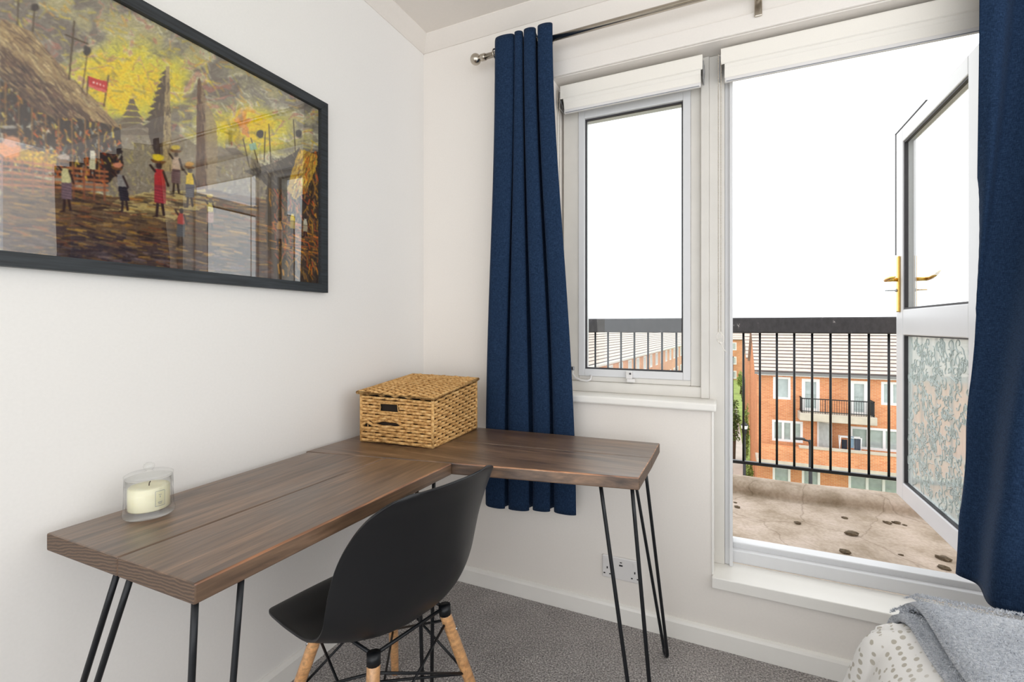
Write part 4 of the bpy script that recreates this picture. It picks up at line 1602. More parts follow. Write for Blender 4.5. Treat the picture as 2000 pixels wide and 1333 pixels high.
lid = MB().tube([(*ld[i], lz[i]) for i in range(4)], 0.0065, 8, closed=True).build('lid_rim', M['rope'], bas)
for r_ in range(30):
    m = MB()
    b_ = (r_ + 0.5) / 30
    pts = []
    for kk in range(81):
        a = kk / 80
        x, y, z = lidp(a, b_)
        pts.append((x, y, z + 0.0042 * math.sin(math.pi * (a * 11 + (r_ % 2)))))
    m.tube(pts, 0.0052, 6)
    m.build('lid_strand', M['rope'], lid)
m = MB()
m.add([lidp(0, 0), lidp(1, 0), lidp(1, 1), lidp(0, 1)], [(0, 1, 2, 3)])
m.xf(lambda p: (p[0], p[1], p[2] - 0.006)).build('lid_backing', M['inside'], lid)

# ================================================================== CHAIR
dch = Vector((-0.977, 0.21, 0)).normalized()
pch = Vector((-dch.y * -1, 0, 0))
pch = Vector((0.21, 0.977, 0)).normalized()
OC = Vector((0.436, -0.820, 0))
CDZ = -0.034


def CH(a, w, z):
    p = OC + dch * a + pch * w
    return (p.x, p.y, z + CDZ * min(1.0, max(0.0, z / 0.38)))


chair = thing('desk_chair', CH(-0.03, 0, 0), 'black moulded shell chair on splayed beech legs at the desk', 'chair')
PA = [(0.230, 0.414), (0.226, 0.425), (0.210, 0.434), (0.172, 0.440), (0.10, 0.438), (0.03, 0.430), (-0.05, 0.427), (-0.115, 0.436), (-0.165, 0.462), (-0.198, 0.510), (-0.217, 0.570), (-0.232, 0.640), (-0.248, 0.705), (-0.266, 0.765), (-0.284, 0.808), (-0.292, 0.822)]
HW = [0.125, 0.160, 0.192, 0.215, 0.227, 0.232, 0.236, 0.239, 0.241, 0.242, 0.241, 0.237, 0.228, 0.210, 0.178, 0.130]
RISE = [0.0, 0.0, 0.002, 0.006, 0.018, 0.032, 0.045, 0.058, 0.066, 0.060, 0.045, 0.03, 0.018, 0.008, 0.0, 0.0]
FWD = [-0.020, -0.016, -0.008, 0.0, 0.0, 0.004, 0.012, 0.028, 0.05, 0.070, 0.078, 0.074, 0.062, 0.046, 0.030, 0.022]


def shellp(s, w):
    a, z = catmull(PA, s)
    hw = float(catmull([(q, 0) for q in HW], s)[0])
    ri = float(catmull([(q, 0) for q in RISE], s)[0])
    fo = float(catmull([(q, 0) for q in FWD], s)[0])
    ww = w * 2 - 1
    e = abs(ww) ** 2.4
    return CH(a + fo * e, hw * ww * (1 - 0.02 * abs(ww)), z + ri * e)


m = MB().grid(lambda w, s: shellp(s, w), 48, 80)
sh = m.build('seat_shell', M['shell'], chair)
q = sh.modifiers.new('thick', 'SOLIDIFY')
q.thickness = 0.006
q.offset = 0
q2 = sh.modifiers.new('soft', 'BEVEL')
q2.width = 0.002
q2.segments = 2
q2.limit_method = 'ANGLE'
q2.angle_limit = math.radians(50)
MB().tube([CH(0.09, -0.07, 0.424), CH(0.09, 0.07, 0.424)], 0.006, 8).build('mount_bar', M['black_metal'], chair)
MB().tube([CH(-0.09, -0.07, 0.420), CH(-0.09, 0.07, 0.420)], 0.006, 8).build('mount_bar', M['black_metal'], chair)
tops, mids, feet = {}, {}, {}
for i, (sa, sw) in enumerate(((1, 1), (1, -1), (-1, -1), (-1, 1))):
    T = Vector(CH(-0.02 + sa * 0.112, sw * 0.116, 0.398))
    F = Vector(CH(-0.02 + sa * 0.205, sw * 0.205, 0.002))
    tops[i], feet[i] = T, F
    ax = (F - T).normalized()
    ts = [0, 0.03, 0.3, 0.6, 0.97, 1.0]
    m = MB().tube([T.lerp(F, q_) for q_ in ts], [0.0148, 0.0156, 0.0155, 0.0145, 0.0118, 0.0108], 14)
    lg = m.build('leg', M['beech'], chair)
    B0 = T.lerp(F, 0.13)
    out = Vector((ax.x, ax.y, 0)).normalized() if (abs(ax.x) + abs(ax.y)) > 0 else Vector((1, 0, 0))
    for q_ in (0.13,):
        c = T.lerp(F, q_)
        MB().tube([c + out * 0.0125, c + out * 0.0185], 0.0058, 12).build('bolt', M['steel'], lg)
    MB().tube([T + Vector((0, 0, 0.02)), T.lerp(F, 0.015)], 0.0165, 12).build('leg_socket', M['black_metal'], lg)
    mids[i] = T.lerp(F, 0.48)
for i in range(4):
    j = (i + 1) % 4
    for (p, q_) in ((tops[i].lerp(feet[i], 0.06), mids[j]), (tops[j].lerp(feet[j], 0.06), mids[i])):
        MB().tube([p, p.lerp(q_, 0.5), q_], 0.0035, 8).build('wire_brace', M['black_metal'], chair)
    MB().tube([tops[i] + Vector((0, 0, 0.014)), tops[j] + Vector((0, 0, 0.014))], 0.0045, 8).build('frame_wire', M['black_metal'], chair)
for i, j in ((0, 2), (1, 3)):
    MB().tube([mids[i], (mids[i] + mids[j]) / 2 + Vector((0, 0, 0.004 * (1 if i else -1))), mids[j]], 0.0035, 8).build('wire_brace', M['black_metal'], chair)

# ================================================================== BED CORNER
bed = thing('bed', (2.2, -1.4, 0), 'bed corner with a spotted white duvet under the window', 'bed')
BX0, BX1, BY0, BY1 = 1.64, 2.95, -2.6, -0.50
MB().box(BX0 + 0.08, BX1 - 0.04, BY0 + 0.05, BY1 - 0.09, 0.05, 0.27, 0.01).build('bed_base', plain('bed_base_cloth', lin(120, 118, 116), 0.9), bed)
MB().box(BX0 + 0.07, BX1 - 0.04, BY0 + 0.05, BY1 - 0.08, 0.27, 0.445, 0.03).build('mattress', plain('mattress_cloth', lin(235, 233, 230), 0.9), bed)
for lx in (BX0 + 0.14, BX1 - 0.1):
    for ly in (BY0 + 0.11, BY1 - 0.16):
        MB().tube([(lx, ly, 0.0), (lx, ly, 0.055)], 0.025, 12).build('bed_leg', M['black_metal'], bed)


def bed_surface(d, n_):
    """sheet over the bed: d = distance past the top edge outwards"""
    return


def duvet(a, b_):
    # a runs across (x), b_ runs along (y) from the head to the foot; edges hang down
    x = BX0 - 0.20 + a * (BX1 - BX0 + 0.26)
    y = BY0 + b_ * (BY1 - BY0 + 0.16)
    ox = max(0.0, BX0 + 0.07 - x)
    oy = max(0.0, y - (BY1 - 0.07))
    o_ = math.hypot(ox, oy)
    r = 0.10
    if o_ > 0:
        th = min(o_ / r, math.pi / 2)
        drop = r * (1 - math.cos(th)) * 0.75 + max(0, o_ - r * math.pi / 2)
        outw = r * math.sin(th)
        dxn, dyn = ox / o_, oy / o_
        flare = 0.03 * max(0, o_ - 0.08) / 0.1
        fold = 0.014 * math.sin(math.atan2(dyn, dxn) * 9 + y * 16 + x * 9) * min(1, o_ / 0.14)
        x = BX0 + 0.07 - dxn * (outw + flare + fold) if ox > 0 else x
        y = BY1 - 0.07 + dyn * (outw + flare + fold) if oy > 0 else y
        z = 0.50 - drop
    else:
        z = 0.50
    z += 0.010 * math.sin(9 * x + 3 * y) * math.sin(7 * y + 1.0) + 0.004 * math.sin(31 * x - 17 * y)
    return (x, y, max(z, 0.10))


m = MB().grid(duvet, 110, 150)
o = m.build('duvet', M['duvet'], bed)
q = o.modifiers.new('thick', 'SOLIDIFY')
q.thickness = 0.012
q.offset = 1

thr = thing('throw_blanket', (2.1, -0.75, 0.53), 'fluffy grey fleece throw folded over the bed corner', 'throw')


def throw_sheet(p0, p1_, zt_):
    e0, e1 = at_z(*p0, zt_), at_z(*p1_, zt_)

    def fn(a, b_):
        # a: 0 at the free edge to 1 far right; b_: along the edge towards the camera
        x0 = e0[0] + (e1[0] - e0[0]) * b_ * 2.6 + a * 1.0 + 0.010 * math.sin(9 * b_)
        y0 = e0[1] + 0.30 * (1 - b_) ** 2 + (e1[1] - e0[1]) * b_ * 2.6 + 0.05 * math.sin(3 * a) * (1 - b_)
        z = zt_
        oy = max(0.0, y0 - (BY1 - 0.085))
        if oy > 0:
            th = min(oy / 0.1, math.pi / 2)
            z -= 0.1 * (1 - math.cos(th)) * 0.8 + max(0, oy - 0.157)
            y0 = BY1 - 0.085 + 0.14 * math.sin(th)
        z -= (1 - smooth01(a / 0.02)) * 0.012
        z += 0.010 * math.sin(9 * x0 + 3 * y0) * math.sin(7 * y0 + 1.0) + 0.005 * math.sin(14 * x0 + 4) * math.sin(12 * y0)
        return (x0, y0, z)
    return fn


fn1 = throw_sheet((1762, 1231), (1856, 1333), 0.527)
fn2 = throw_sheet((1800, 1211), (1903, 1333), 0.560)


def fur(fn, nb_, seed, lo=0.0, hi=1.0):
    r = np.random.default_rng(seed)
    m_ = MB()
    for _ in range(nb_):
        a = lo + (hi - lo) * r.random() ** 1.6
        b_ = 0.16 + r.random() * 0.46
        p = Vector(fn(a, b_))
        l_ = r.uniform(0.003, 0.006)
        d = Vector((r.normal() * 0.6, r.normal() * 0.6, 0.9)).normalized() * l_
        s_ = Vector((r.normal(), r.normal(), 0)).normalized() * 0.0009
        m_.add([p - s_, p + s_, p + d], [(0, 1, 2)])
    return m_


for nm, fn, sd in (('lower_layer', fn1, 3), ('upper_layer', fn2, 4)):
    o = MB().grid(fn, 90, 90).build(nm, M['fleece'], thr)
    q = o.modifiers.new('thick', 'SOLIDIFY')
    q.thickness = 0.014
    q.offset = 1
    f_ = fur(lambda a, b_, fn=fn: tuple(Vector(fn(a, b_)) + Vector((0, 0, 0.013))), 14000, sd, 0.0, 0.5).build('pile', M['fleece'], o)
    f_['kind'] = 'stuff'

# ================================================================== BALCONY
ZB = 0.17
m = MB()
m.box(-1.6, 5.2, WT, 1.40, ZB - 0.2, ZB - 0.01)
nx = 120


def bal(a, b_):
    x = -1.6 + a * 6.8
    prof = [(WT, ZB), (0.6, ZB), (1.0, ZB), (1.14, ZB + 0.001), (1.186, ZB + 0.006), (1.186, ZB + 0.022), (1.180, ZB + 0.046), (1.192, ZB + 0.070), (1.225, ZB + 0.083), (1.30, ZB + 0.080), (1.325, ZB + 0.074), (1.33, ZB - 0.10)]
    y, z = prof[int(round(b_ * (len(prof) - 1)))]
    wv = 0.004 * math.sin(3.1 * x) + 0.003 * math.sin(9.7 * x + 1)
    return (x, y + (wv if 1.1 < y < 1.32 else 0), z + (wv * 0.8 if 1.16 < y else 0.004 * math.sin(5 * x) * math.sin(6 * y)))


m.grid(bal, nx, 11)
struct(m.build('balcony_floor', M['balcony']), 'weathered concrete balcony floor with a rounded kerb')

ral = thing('balcony_railing', (1.3, 1.28, 0.25), 'chipped black metal balcony railing with thin upright bars', 'railing')
MB().box(-1.6, 5.2, 1.255, 1.305, 1.107, 1.199, 0.008).build('handrail', M['rail'], ral)
MB().box(-1.6, 5.2, 1.268, 1.292, 0.326, 0.344, 0.002).build('bottom_rail', M['black_metal'], ral)
bars = [0.4952 + 0.0867 * k for k in range(-6, 7)] + [1.108, 1.203, 1.30] + [1.3946 + 0.0871 * k for k in range(0, 30)]
b0 = None
for xb in bars:
    if b0 is None:
        b0 = MB().tube([(xb, 1.28, 0.335), (xb, 1.28, 1.112)], 0.0062, 8).build('baluster', M['black_metal'], ral)
        xb0 = xb
    else:
        c = b0.copy()
        COL.objects.link(c)
        c.parent = ral
        c.location = (xb - xb0, 0, 0)
for xb in (-0.9, 1.20, 3.4):
    MB().box(xb - 0.018, xb + 0.018, 1.262, 1.298, 0.248, 0.328, 0.002).build('rail_foot', M['black_metal'], ral)

# loose stones on the balcony floor
stones = [((1440, 990), 0.016, 'by the kerb end'), ((1436, 981), 0.010, 'small, by the kerb end'), ((1558, 1021), 0.016, ''), ((1650, 1011), 0.014, ''), ((1663, 1043), 0.027, ''), ((1651, 1078), 0.022, ''), ((1733, 1021), 0.018, ''), ((1751, 1021), 0.018, ''), ((1767, 1025), 0.010, ''), ((1760, 1083), 0.010, ''), ((1843, 1092), 0.026, ''), ((1845, 1110), 0.022, '')]
labs = ['dark stone near the post end of the kerb', 'tiny dark chip near the post end of the kerb', 'lone dark stone on a floor crack', 'small dark stone before the kerb', 'largest flat brown stone in the middle of the balcony', 'brown stone close to the door threshold', 'rounder dark stone a little apart from the cluster near the open door', 'broken dark stone in the middle of the cluster near the open door', 'tiny stone ending the cluster near the open door', 'tiny lone stone between threshold and open door', 'grey-brown stone beside the open door leaf', 'flat stone by the threshold under the open door']
for (uv, sz, _), lb_ in zip(stones, labs):
    p = at_z(uv[0], uv[1], ZB + 0.006)
    bm = bmesh.new()
    bmesh.ops.create_icosphere(bm, subdivisions=2, radius=1)
    an = random.uniform(-0.6, 0.6)
    for vv in bm.verts:
        f = 1 + 0.22 * math.sin(3 * vv.co.x + 5 * vv.co.y + sz * 900) + 0.12 * math.sin(7 * vv.co.z + 4 * vv.co.x)
        x_, y_, z_ = vv.co * f
        vv.co = (p[0] + sz * (x_ * math.cos(an) - 0.6 * y_ * math.sin(an)), p[1] + sz * (x_ * math.sin(an) + 0.6 * y_ * math.cos(an)), ZB + sz * 0.28 + sz * 0.36 * z_)
    o = MB().bm(bm).build('loose_stone', M['stone'], None, loc=(p[0], p[1], ZB))
    tag(o, lb_, 'stone', 'stones on the balcony')

# ================================================================== OUTSIDE
ZG = -9.1
struct(MB().box(-160, 200, 2.5, 320, ZG - 0.3, ZG).build('ground', M['grass']), 'grass ground far below')
struct(MB().box(-3.4, 1.9, 3, 58, ZG, ZG + 0.03).build('street', M['asphalt']), 'grey street between the brick terraces')
struct(MB().box(-5.4, -3.4, 3, 200, ZG, ZG + 0.09).build('pavement', M['paving']))
struct(MB().box(1.9, 2.75, 3, 62, ZG, ZG + 0.09).build('pavement_near', M['paving']))
struct(MB().box(-1.0, 40, 16, 22.5, ZG + 0.03, ZG + 0.06).build('side_street', M['asphalt']))


def courses(mb, x0, x1, ye, ze, yr, zr, n_, flip=1):
    """stepped tile courses on a slope from eaves (ye,ze) to ridge (yr,zr), extruded along x"""
    for k_ in range(n_):
        f0, f1 = k_ / n_, (k_ + 1.12) / n_
        y0, z0 = ye + (yr - ye) * f0, ze + (zr - ze) * f0
        y1, z1 = ye + (yr - ye) * min(f1, 1), ze + (zr - ze) * min(f1, 1)
        t_ = 0.075
        vs = [(x, y, z) for x in (x0, x1) for y, z in ((y0, z0), (y0, z0 + t_), (y1, z1 + 0.012), (y1, z1 - 0.02))]
        mb.add(vs, [(1, 5, 6, 2), (3, 7, 4, 0)], 0)
        mb.add(vs, [(0, 4, 5, 1), (0, 1, 2, 3), (7, 6, 5, 4)], 1)


YA = 28.4
PA_ = lambda u, v, y=YA: at_y(u, v, y)


def house_window(parent, x0, x1, z0, z1, y, panes=1, name='window', fr=0.10, split=None):
    m_ = MB()
    ring(m_, x0, x1, z0, z1, fr, y - 0.06, y + 0.04, 0)
    w_ = m_.build(name, M['house_white'], parent)
    for k_ in range(panes):
        a0 = x0 + fr + (x1 - x0 - 2 * fr) * k_ / panes
        a1 = x0 + fr + (x1 - x0 - 2 * fr) * (k_ + 1) / panes
        if k_:
            MB().box(a0 - 0.06, a0 + 0.06, y - 0.055, y + 0.04, z0 + fr, z1 - fr).build('mullion', M['house_white'], w_)
        MB().box(a0, a1, y + 0.0, y + 0.01, z0 + fr, z1 - fr).build('pane', M['pane'], w_)
        # net curtain folds behind the glass
        mm = MB()
        nf = max(8, int((a1 - a0) * 14))
        mm.grid(lambda a, b_: (a0 + (a1 - a0) * a, y + 0.022 + 0.012 * math.sin(a * nf), z0 + fr + (z1 - z0 - 2 * fr) * b_), 40, 1)
        mm.build('net_curtain', M['net'], w_)
    return w_


xl = PA_(1479, 727)[0]
ze = -1.49
xr_ = 24.0
ha = thing('brick_house', (xl, YA, ZG), 'orange brick terrace house with balcony and pale tiled roof opposite', 'house')
rows = [(736, 780), (824, 866), (912, 962)]
# wall built with openings left for the windows: one storey band at a time
wins = [  # u0,u1,v0,v1,panes
    (1510, 1544, 736, 780, 1), (1566, 1601, 740, 803, 1), (1661, 1695, 744, 811, 1), (1721, 1763, 746, 792, 2),
    (1508, 1568, 820, 862, 3), (1660, 1765, 833, 878, 3),
    (1509, 1544, 910, 952, 1), (1566, 1602, 914, 958, 1), (1657, 1765, 926, 972, 3)]
ops = []
for u0_, u1_, v0_, v1_, pn in wins:
    a = PA_(u0_, v0_)
    b_ = PA_(u1_, v1_)
    c_ = PA_(u0_, v1_)
    z1_ = a[2]
    z0_ = PA_(u0_, v1_ - (u1_ - u0_) * 0.02)[2]
    ops.append((a[0], b_[0], z0_, z1_, pn))
# wall: vertical slices between sorted x edges
xs = sorted(set([xl, xr_] + [q for o_ in ops for q in o_[:2]]))
m = MB()
for i in range(len(xs) - 1):
    a, b_ = xs[i], xs[i + 1]
    mid = (a + b_) / 2
    holes = sorted([(o_[2], o_[3]) for o_ in ops if o_[0] < mid < o_[1]])
    z = ZG
    for h0_, h1_ in holes:
        m.box(a, b_, YA, YA + 0.3, z, h0_)
        z = h1_
    m.box(a, b_, YA, YA + 0.3, z, ze)
m.box(xl, xl + 0.3, YA + 0.3, YA + 8, ZG, ze)
m.box(xl + 0.3, xr_, YA + 0.6, YA + 0.7, ZG, ze)
m.box(xl, xr_, YA + 7.7, YA + 8, ZG, ze)
zr = ze + 2.75
m.add([(xl, YA, ze), (xl, YA + 8, ze), (xl, YA + 4, zr - 0.1), (xl + 0.3, YA, ze), (xl + 0.3, YA + 8, ze), (xl + 0.3, YA + 4, zr - 0.1)], [(0, 1, 2), (3, 5, 4), (0, 2, 5, 3), (1, 4, 5, 2)])
m.build('brick_wall', M['brick'], ha)
m = MB()
courses(m, xl - 0.15, xr_, YA - 0.25, ze + 0.05, YA + 4, zr, 15)
courses(m, xl - 0.15, xr_, YA + 8.25, ze + 0.05, YA + 4, zr, 15)
rf = m.build('tiled_roof', [M['tile'], M['tile_gap']], ha)
m = MB()
m.box(xl - 0.15, xr_, YA - 0.36, YA - 0.24, ze - 0.10, ze + 0.03)
m.build('gutter', plain('gutter_grey', lin(120, 118, 116), 0.5), rf)
MB().box(xl, xr_, YA - 0.24, YA + 0.0, ze - 0.17, ze - 0.06).build('eaves_board', M['house_white'], rf)
for i, (x0_, x1_, z0_, z1_, pn) in enumerate(ops):
    house_window(ha, x0_, x1_, z0_, z1_, YA + 0.06, pn, 'balcony_door' if i in (1, 2) else 'window', 0.16 if i in (1, 2) else 0.12)
# upper balcony
yb0 = YA - 0.9
s0 = PA_(1562, 808, yb0)
s1 = PA_(1714, 826, yb0)
zs_ = PA_(1566, 807, yb0)[2]
bl = MB().box(s0[0], s1[0], yb0, YA, zs_ - 0.42, zs_, 0.03).build('balcony_slab', M['concrete_house'], ha)
zr_ = PA_(1566, 778, yb0)[2]
m = MB()
m.box(s0[0] + 0.1, s1[0] - 0.1, yb0 + 0.06, yb0 + 0.12, zr_ - 0.05, zr_)
m.box(s0[0] + 0.1, s1[0] - 0.1, yb0 + 0.06, yb0 + 0.10, zs_ + 0.08, zs_ + 0.12)
for xx in (s0[0] + 0.1, s1[0] - 0.14):
    m.box(xx, xx + 0.04, yb0 + 0.06, YA, zr_ - 0.05, zr_)
    m.box(xx, xx + 0.04, yb0 + 0.06, YA, zs_ + 0.08, zs_ + 0.12)
    for k_ in range(6):
        m.box(xx, xx + 0.03, yb0 + 0.1 + k_ * 0.13, yb0 + 0.13 + k_ * 0.13, zs_, zr_)
nb_ = 30
for k_ in range(nb_ + 1):
    xx = s0[0] + 0.1 + (s1[0] - s0[0] - 0.24) * k_ / nb_
    w_ = 0.035 if k_ % 10 == 0 else 0.016
    m.box(xx, xx + w_, yb0 + 0.07, yb0 + 0.07 + w_, zs_, zr_)
m.build('balcony_rails', M['dark_street'], ha)
# lower walled terrace: brick parapet with white coping
yp = YA - 1.3
e0 = PA_(1480, 864, yp)
c0_ = PA_(1561, 876, yp)
c1_ = PA_(1748, 892, yp)
zp = c0_[2]
zbp = PA_(1480, 896, yp)[2]
pw_ = MB().box(xl, xr_, yp, yp + 0.22, zbp, zp + 0.02).build('parapet_wall', M['brick'], ha)
MB().box(c0_[0], xr_, yp - 0.04, yp + 0.26, zp + 0.02, zp + 0.12).build('coping', M['concrete_house'], pw_)
MB().box(xl - 0.1, xr_, yp - 0.08, YA, zbp - 0.24, zbp).build('terrace_slab', M['concrete_house'], pw_)
# open casement leaf and drying rack on the lower terrace
l0 = PA_(1598, 826, YA - 0.3)
l1 = PA_(1612, 866, YA - 0.9)
m = MB()
ring(m, 0, 0.85, 0, 1.75, 0.10, -0.03, 0.03, 0)
ca, sa_ = math.cos(-0.9), math.sin(-0.9)
m.xf(lambda p: (l0[0] + p[0] * ca - p[1] * sa_, YA - 0.1 + p[0] * sa_ + p[1] * ca, l0[2] - 1.6 + p[2]))
oc_ = m.build('open_casement', M['house_white'], ha)
m = MB().box(0.1, 0.75, -0.008, 0.008, 0.1, 1.65)
m.xf(lambda p: (l0[0] + p[0] * ca - p[1] * sa_, YA - 0.1 + p[0] * sa_ + p[1] * ca, l0[2] - 1.6 + p[2]))
m.build('pane', M['net'], oc_)
d0 = PA_(1640, 874, YA - 0.7)
dr = thing('drying_rack', (d0[0], YA - 0.7, zbp), 'dark clothes on a drying rack on the house terrace', 'drying rack')
m = MB()
for xx in (0, 0.9):
    m.tube([(d0[0] + xx, YA - 0.9, zbp), (d0[0] + xx, YA - 0.5, zbp + 1.5)], 0.025, 6)
    m.tube([(d0[0] + xx, YA - 0.5, zbp), (d0[0] + xx, YA - 0.9, zbp + 1.5)], 0.025, 6)
for k_ in range(4):
    m.tube([(d0[0], YA - 0.9 + 0.13 * k_, zbp + 1.48), (d0[0] + 0.9, YA - 0.9 + 0.13 * k_, zbp + 1.48)], 0.015, 6)
m.build('rack_frame', M['house_white'], dr)
cols = [(30, 34, 44), (120, 140, 156), (70, 74, 84)]
for k_, cc in enumerate(cols):
    MB().grid(lambda a, b_: (d0[0] + 0.05 + 0.28 * k_ + 0.25 * a, YA - 0.85 + 0.03 * math.sin(9 * a + k_), zbp + 0.75 + (0.2 * k_ % 0.3) + 0.6 * b_), 8, 3).build('garment', plain('laundry_%d' % k_, lin(*cc), 0.9), dr)
# ground-floor boundary lamp
for nm_, (u_, v_, zt_, arm) in {'street_lamp': (1583, 860, -3.6, -1)}.items():
    d = ray(u_, v_)
    p = at_z(u_, v_, zt_)
    lp = thing('street_lamp', (p[0], p[1], ZG), 'black street lamp with short arm in front of the brick house', 'street lamp')
    MB().tube([(p[0], p[1], ZG), (p[0], p[1], ZG + 1.2), (p[0], p[1], zt_)], [0.11, 0.085, 0.06], 10).build('lamp_post', M['dark_street'], lp)
    MB().tube([(p[0], p[1], zt_ - 0.25), (p[0] - 0.05, p[1] - 0.02, zt_ - 0.05), (p[0] - 0.25, p[1] - 0.05, zt_)], 0.045, 8).build('lamp_arm', M['dark_street'], lp)
    MB().box(p[0] - 0.62, p[0] - 0.2, p[1] - 0.12, p[1] + 0.08, zt_ - 0.02, zt_ + 0.06, 0.02).build('lamp_head', M['dark_street'], lp)

# terrace running away, seen through the casement window
ang = math.radians(3.55)
T0 = np.array([-7.4, 20.0])
td = np.array([math.sin(ang), math.cos(ang)])
tn = np.array([math.cos(ang), -math.sin(ang)])       # facing the street
LEN = 69.0
zeB = -1.49


def TB(s, w, z):
    p = T0 + td * s + tn * w
    return (p[0], p[1], z)


hb = thing('brick_terrace', (T0[0], T0[1], ZG), 'long orange brick terrace with pale tiled roof along the street', 'house')


def tb_box(m_, s0_, s1_, w0, w1, z0, z1, mat=0):
    b0_ = len(m_.v)
    m_.box(s0_, s1_, w0, w1, z0, z1, 0, mat)
    m_.xf(lambda p: TB(p[0], p[1], p[2]), b0_)


bay = 3.0
nb = int(LEN / bay)
m = MB()
tb_box(m, 0, LEN, -8, -0.5, ZG, zeB)
for k_ in range(nb):
    a = k_ * bay
    for lev in range(3):
        zt_ = zeB - 0.35 - lev * 2.6
        tb_box(m, a, a + 0.9, -0.5, 0, zt_ - 2.6, zt_)
        tb_box(m, a + 2.1, a + bay, -0.5, 0, zt_ - 2.6, zt_)
        tb_box(m, a + 0.9, a + 2.1, -0.5, 0, zt_ - 2.6, zt_ - 1.35)
tb_box(m, 0, LEN, -0.5, 0, zeB - 0.35, zeB)
m.build('brick_wall', M['brick_far'], hb)
for k_ in range(nb):
    a = k_ * bay
    for lev in range(2):
        zt_ = zeB - 0.35 - lev * 2.6
        m = MB()
        for (q0, q1, r0, r1) in ((0.9, 1.02, -1.35, 0), (1.98, 2.1, -1.35, 0), (1.02, 1.98, -1.35, -1.22), (1.02, 1.98, -0.12, 0), (1.45, 1.55, -1.22, -0.12)):
            tb_box(m, a + q0, a + q1, -0.14, 0.03, zt_ + r0, zt_ + r1)
        w_ = m.build('window', M['house_white'], hb)
        m = MB()
        tb_box(m, a + 1.02, a + 1.98, -0.12, -0.10, zt_ - 1.22, zt_ - 0.12)
        m.build('pane', M['net'], w_)
m = MB()
courses(m, 0, LEN, -0.3, zeB + 0.05, 4, zeB + 2.75, 15)
b0_ = 0
m.xf(lambda p: TB(p[0], -p[1], p[2]))
m2 = MB()
rfB = m.build('tiled_roof', [M['tile'], M['tile_gap']], hb)
m = MB()
tb_box(m, 0, LEN, 0.25, 0.38, zeB - 0.08, zeB + 0.05)
m.build('gutter', M['house_white'], rfB)
m = MB()
tb_box(m, 0, LEN, 0.0, 0.25, zeB - 0.22, zeB - 0.06)
m.build('eaves_board', M['house_white'], rfB)
m = MB()
m.tube([TB(2.0, -4.0, zeB + 2.7), TB(2.0, -4.0, zeB + 3.2)], 0.02, 5)


def simple_house(name, x0, x1, y0, y1, zeave, rise, label, cols_, rws):
    t = thing(name, (x0, y0, ZG), label, 'house')
    m_ = MB().box(x0, x1, y0, y1, ZG, zeave)
    m_.build('brick_wall', M['brick_far'], t)
    m_ = MB()
    ym = (y0 + y1) / 2
    courses(m_, x0 - 0.2, x1 + 0.2, y0 - 0.3, zeave + 0.02, ym, zeave + rise, 8)
    courses(m_, x0 - 0.2, x1 + 0.2, y1 + 0.3, zeave + 0.02, ym, zeave + rise, 8)
    m_.add([(x0, y0, zeave), (x0, y1, zeave), (x0, ym, zeave + rise), (x1, y0, zeave), (x1, y1, zeave), (x1, ym, zeave + rise)], [(0, 1, 2), (3, 5, 4)])
    m_.build('tiled_roof', [M['tile'], M['tile_gap']], t)
    for i_ in range(cols_):
        for j_ in range(rws):
            xa = x0 + (x1 - x0) * (i_ + 0.28) / cols_
            xb_ = x0 + (x1 - x0) * (i_ + 0.72) / cols_
            zt_ = zeave - 0.5 - 2.7 * j_
            mm = MB()
            ring(mm, xa, xb_, zt_ - 1.5, zt_, 0.18, y0 - 0.08, y0, 0)
            w_ = mm.build('window', M['house_white'], t)
            MB().box(xa + 0.18, xb_ - 0.18, y0 - 0.03, y0 - 0.01, zt_ - 1.32, zt_ - 0.18).build('pane', M['net'], w_)
    return t


simple_house('brick_house', 3.4, 10.0, 47.0, 54.0, -1.9, 2.6, 'brick house with grey roof behind the terrace gable', 3, 3)
simple_house('brick_house', -14.0, 9.5, 96.0, 104.0, -1.5, 2.9, 'distant brick house closing the end of the street', 9, 3)


def foliage(cx_, cy_, cz_, rx, ryy, rzz, n_, sz, seed):
    r = np.random.default_rng(seed)
    d = r.normal(size=(n_, 3))
    d /= np.linalg.norm(d, axis=1)[:, None]
    rad = r.random(n_) ** 0.45
    lump = 1 + 0.22 * np.sin(5 * d[:, 0] + seed) * np.sin(4 * d[:, 1] + 2 * seed) + 0.15 * np.sin(9 * d[:, 2])
    P = np.array([cx_, cy_, cz_]) + d * rad[:, None] * lump[:, None] * np.array([rx, ryy, rzz])
    A = r.normal(size=(n_, 3))
    A /= np.linalg.norm(A, axis=1)[:, None]
    B = np.cross(A, r.normal(size=(n_, 3)))
    B /= np.linalg.norm(B, axis=1)[:, None]
    s_ = sz * r.uniform(0.6, 1.3, n_)[:, None]
    vs = np.stack([P - A * s_, P + B * s_ * 0.5, P + A * s_, P - B * s_ * 0.5], 1).reshape(-1, 3)
    m_ = MB()
    m_.v = [tuple(p) for p in vs]
    m_.f = [(4 * i, 4 * i + 1, 4 * i + 2, 4 * i + 3) for i in range(n_)]
    m_.m = [0] * n_
    m_.s = [False] * n_
    return m_


def plant(name, x, y, h_, rx, rz_, label, cat, mat, seed, n_=1800, sz=0.16, trunk=True):
    t = thing(name, (x, y, ZG), label, cat)
    f_ = foliage(x, y, ZG + h_ - rz_, rx, rx, rz_, n_, sz, seed).build('foliage', mat, t)
    f_['kind'] = 'stuff'
    if trunk:
        MB().tube([(x, y, ZG), (x + 0.1, y, ZG + (h_ - rz_) * 0.6), (x, y, ZG + h_ - rz_ * 0.8)], [0.18, 0.13, 0.07], 8).build('trunk', M['bark'], t)
    return t


def on_ground(u, v, z=ZG):
    return at_z(u, v, z)


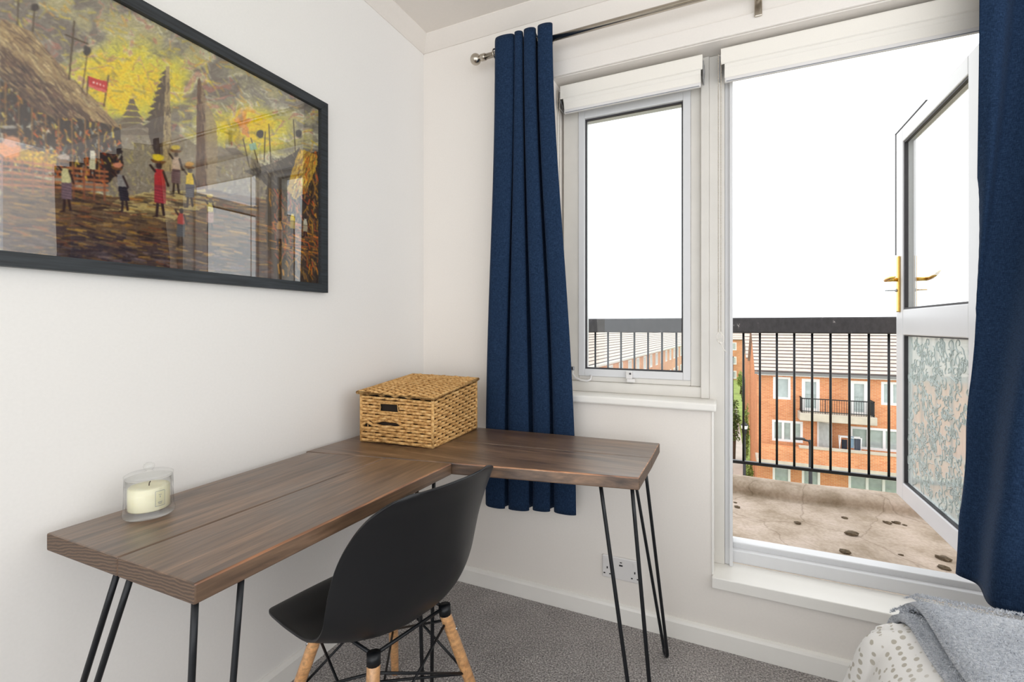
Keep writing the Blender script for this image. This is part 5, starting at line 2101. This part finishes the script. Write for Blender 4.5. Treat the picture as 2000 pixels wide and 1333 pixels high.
def plant_at(name, u, vb_, vt_, wpx, label, cat, mat, seed, n_, trunk):
    """plant standing on the ground where the pixel shows its foot; height and width from pixels at that distance"""
    g = at_z(u, vb_, ZG)
    zd = (g - CAM) @ FW
    h__ = (vb_ - vt_) * zd / FPX
    r__ = wpx * zd / FPX / 2
    plant(name, g[0], g[1], h__, r__, h__ * (0.36 if trunk else 0.5), label, cat, mat, seed, n_, max(0.10, r__ * 0.22), trunk)


plant_at('street_tree', 1431, 905, 782, 24, 'dark green street tree beside the door post', 'tree', M['leaf'], 4, 1600, True)
plant_at('street_tree', 1447, 770, 728, 14, 'small light green tree far along the street', 'tree', M['leaf2'], 5, 1200, True)
plant_at('street_tree', 1455, 815, 742, 14, 'slim green tree before the brick gable', 'tree', M['leaf'], 6, 1400, True)
plant_at('hedge', 1463, 955, 905, 14, 'clipped green hedge at the foot of the brick gable', 'hedge', M['leaf2'], 8, 1000, False)
plant_at('shrub', 1458, 900, 800, 9, 'tall yellow-green shrub along the brick gable', 'shrub', M['leaf2'], 9, 1000, False)
for i_, (x_, y_, h_, lb_) in enumerate(((1.75, 52.0, 6.0, 'tall thin lamp post far along the street'), (2.45, 68.0, 6.0, 'distant lamp post beside the grass'))):
    lp = thing('street_lamp', (x_, y_, ZG), lb_, 'street lamp')
    MB().tube([(x_, y_, ZG), (x_, y_, ZG + 1.2), (x_, y_, ZG + h_)], [0.1, 0.08, 0.05], 8).build('lamp_post', M['dark_street'], lp)
    MB().box(x_ - 0.7, x_ + 0.1, y_ - 0.15, y_ + 0.15, ZG + h_ - 0.05, ZG + h_ + 0.12, 0.02).build('lamp_head', M['dark_street'], lp)
lx, ly = 1.6, 22.0
p = at_z(1454, 838, -3.4)
lp = thing('lantern_post', (p[0], p[1], ZG), 'black lantern street lamp beside the brick gable', 'street lamp')
MB().tube([(p[0], p[1], ZG), (p[0], p[1], -3.6)], [0.09, 0.05], 8).build('lamp_post', M['dark_street'], lp)
m = MB()
m.lathe([(0.02, -0.26), (0.09, -0.22), (0.12, 0.0), (0.10, 0.0), (0.02, -0.01)], (p[0], p[1], -3.4), 6, smooth=False)
m.lathe([(0.16, 0.15), (0.15, 0.17), (0.06, 0.27), (0.02, 0.33)], (p[0], p[1], -3.4), 6, smooth=False)
m.build('lantern_head', M['dark_street'], lp)
MB().lathe([(0.02, 0.0), (0.115, 0.0), (0.145, 0.15), (0.02, 0.15)], (p[0], p[1], -3.4), 6, smooth=False).build('lantern_glass', M['house_white'], lp)
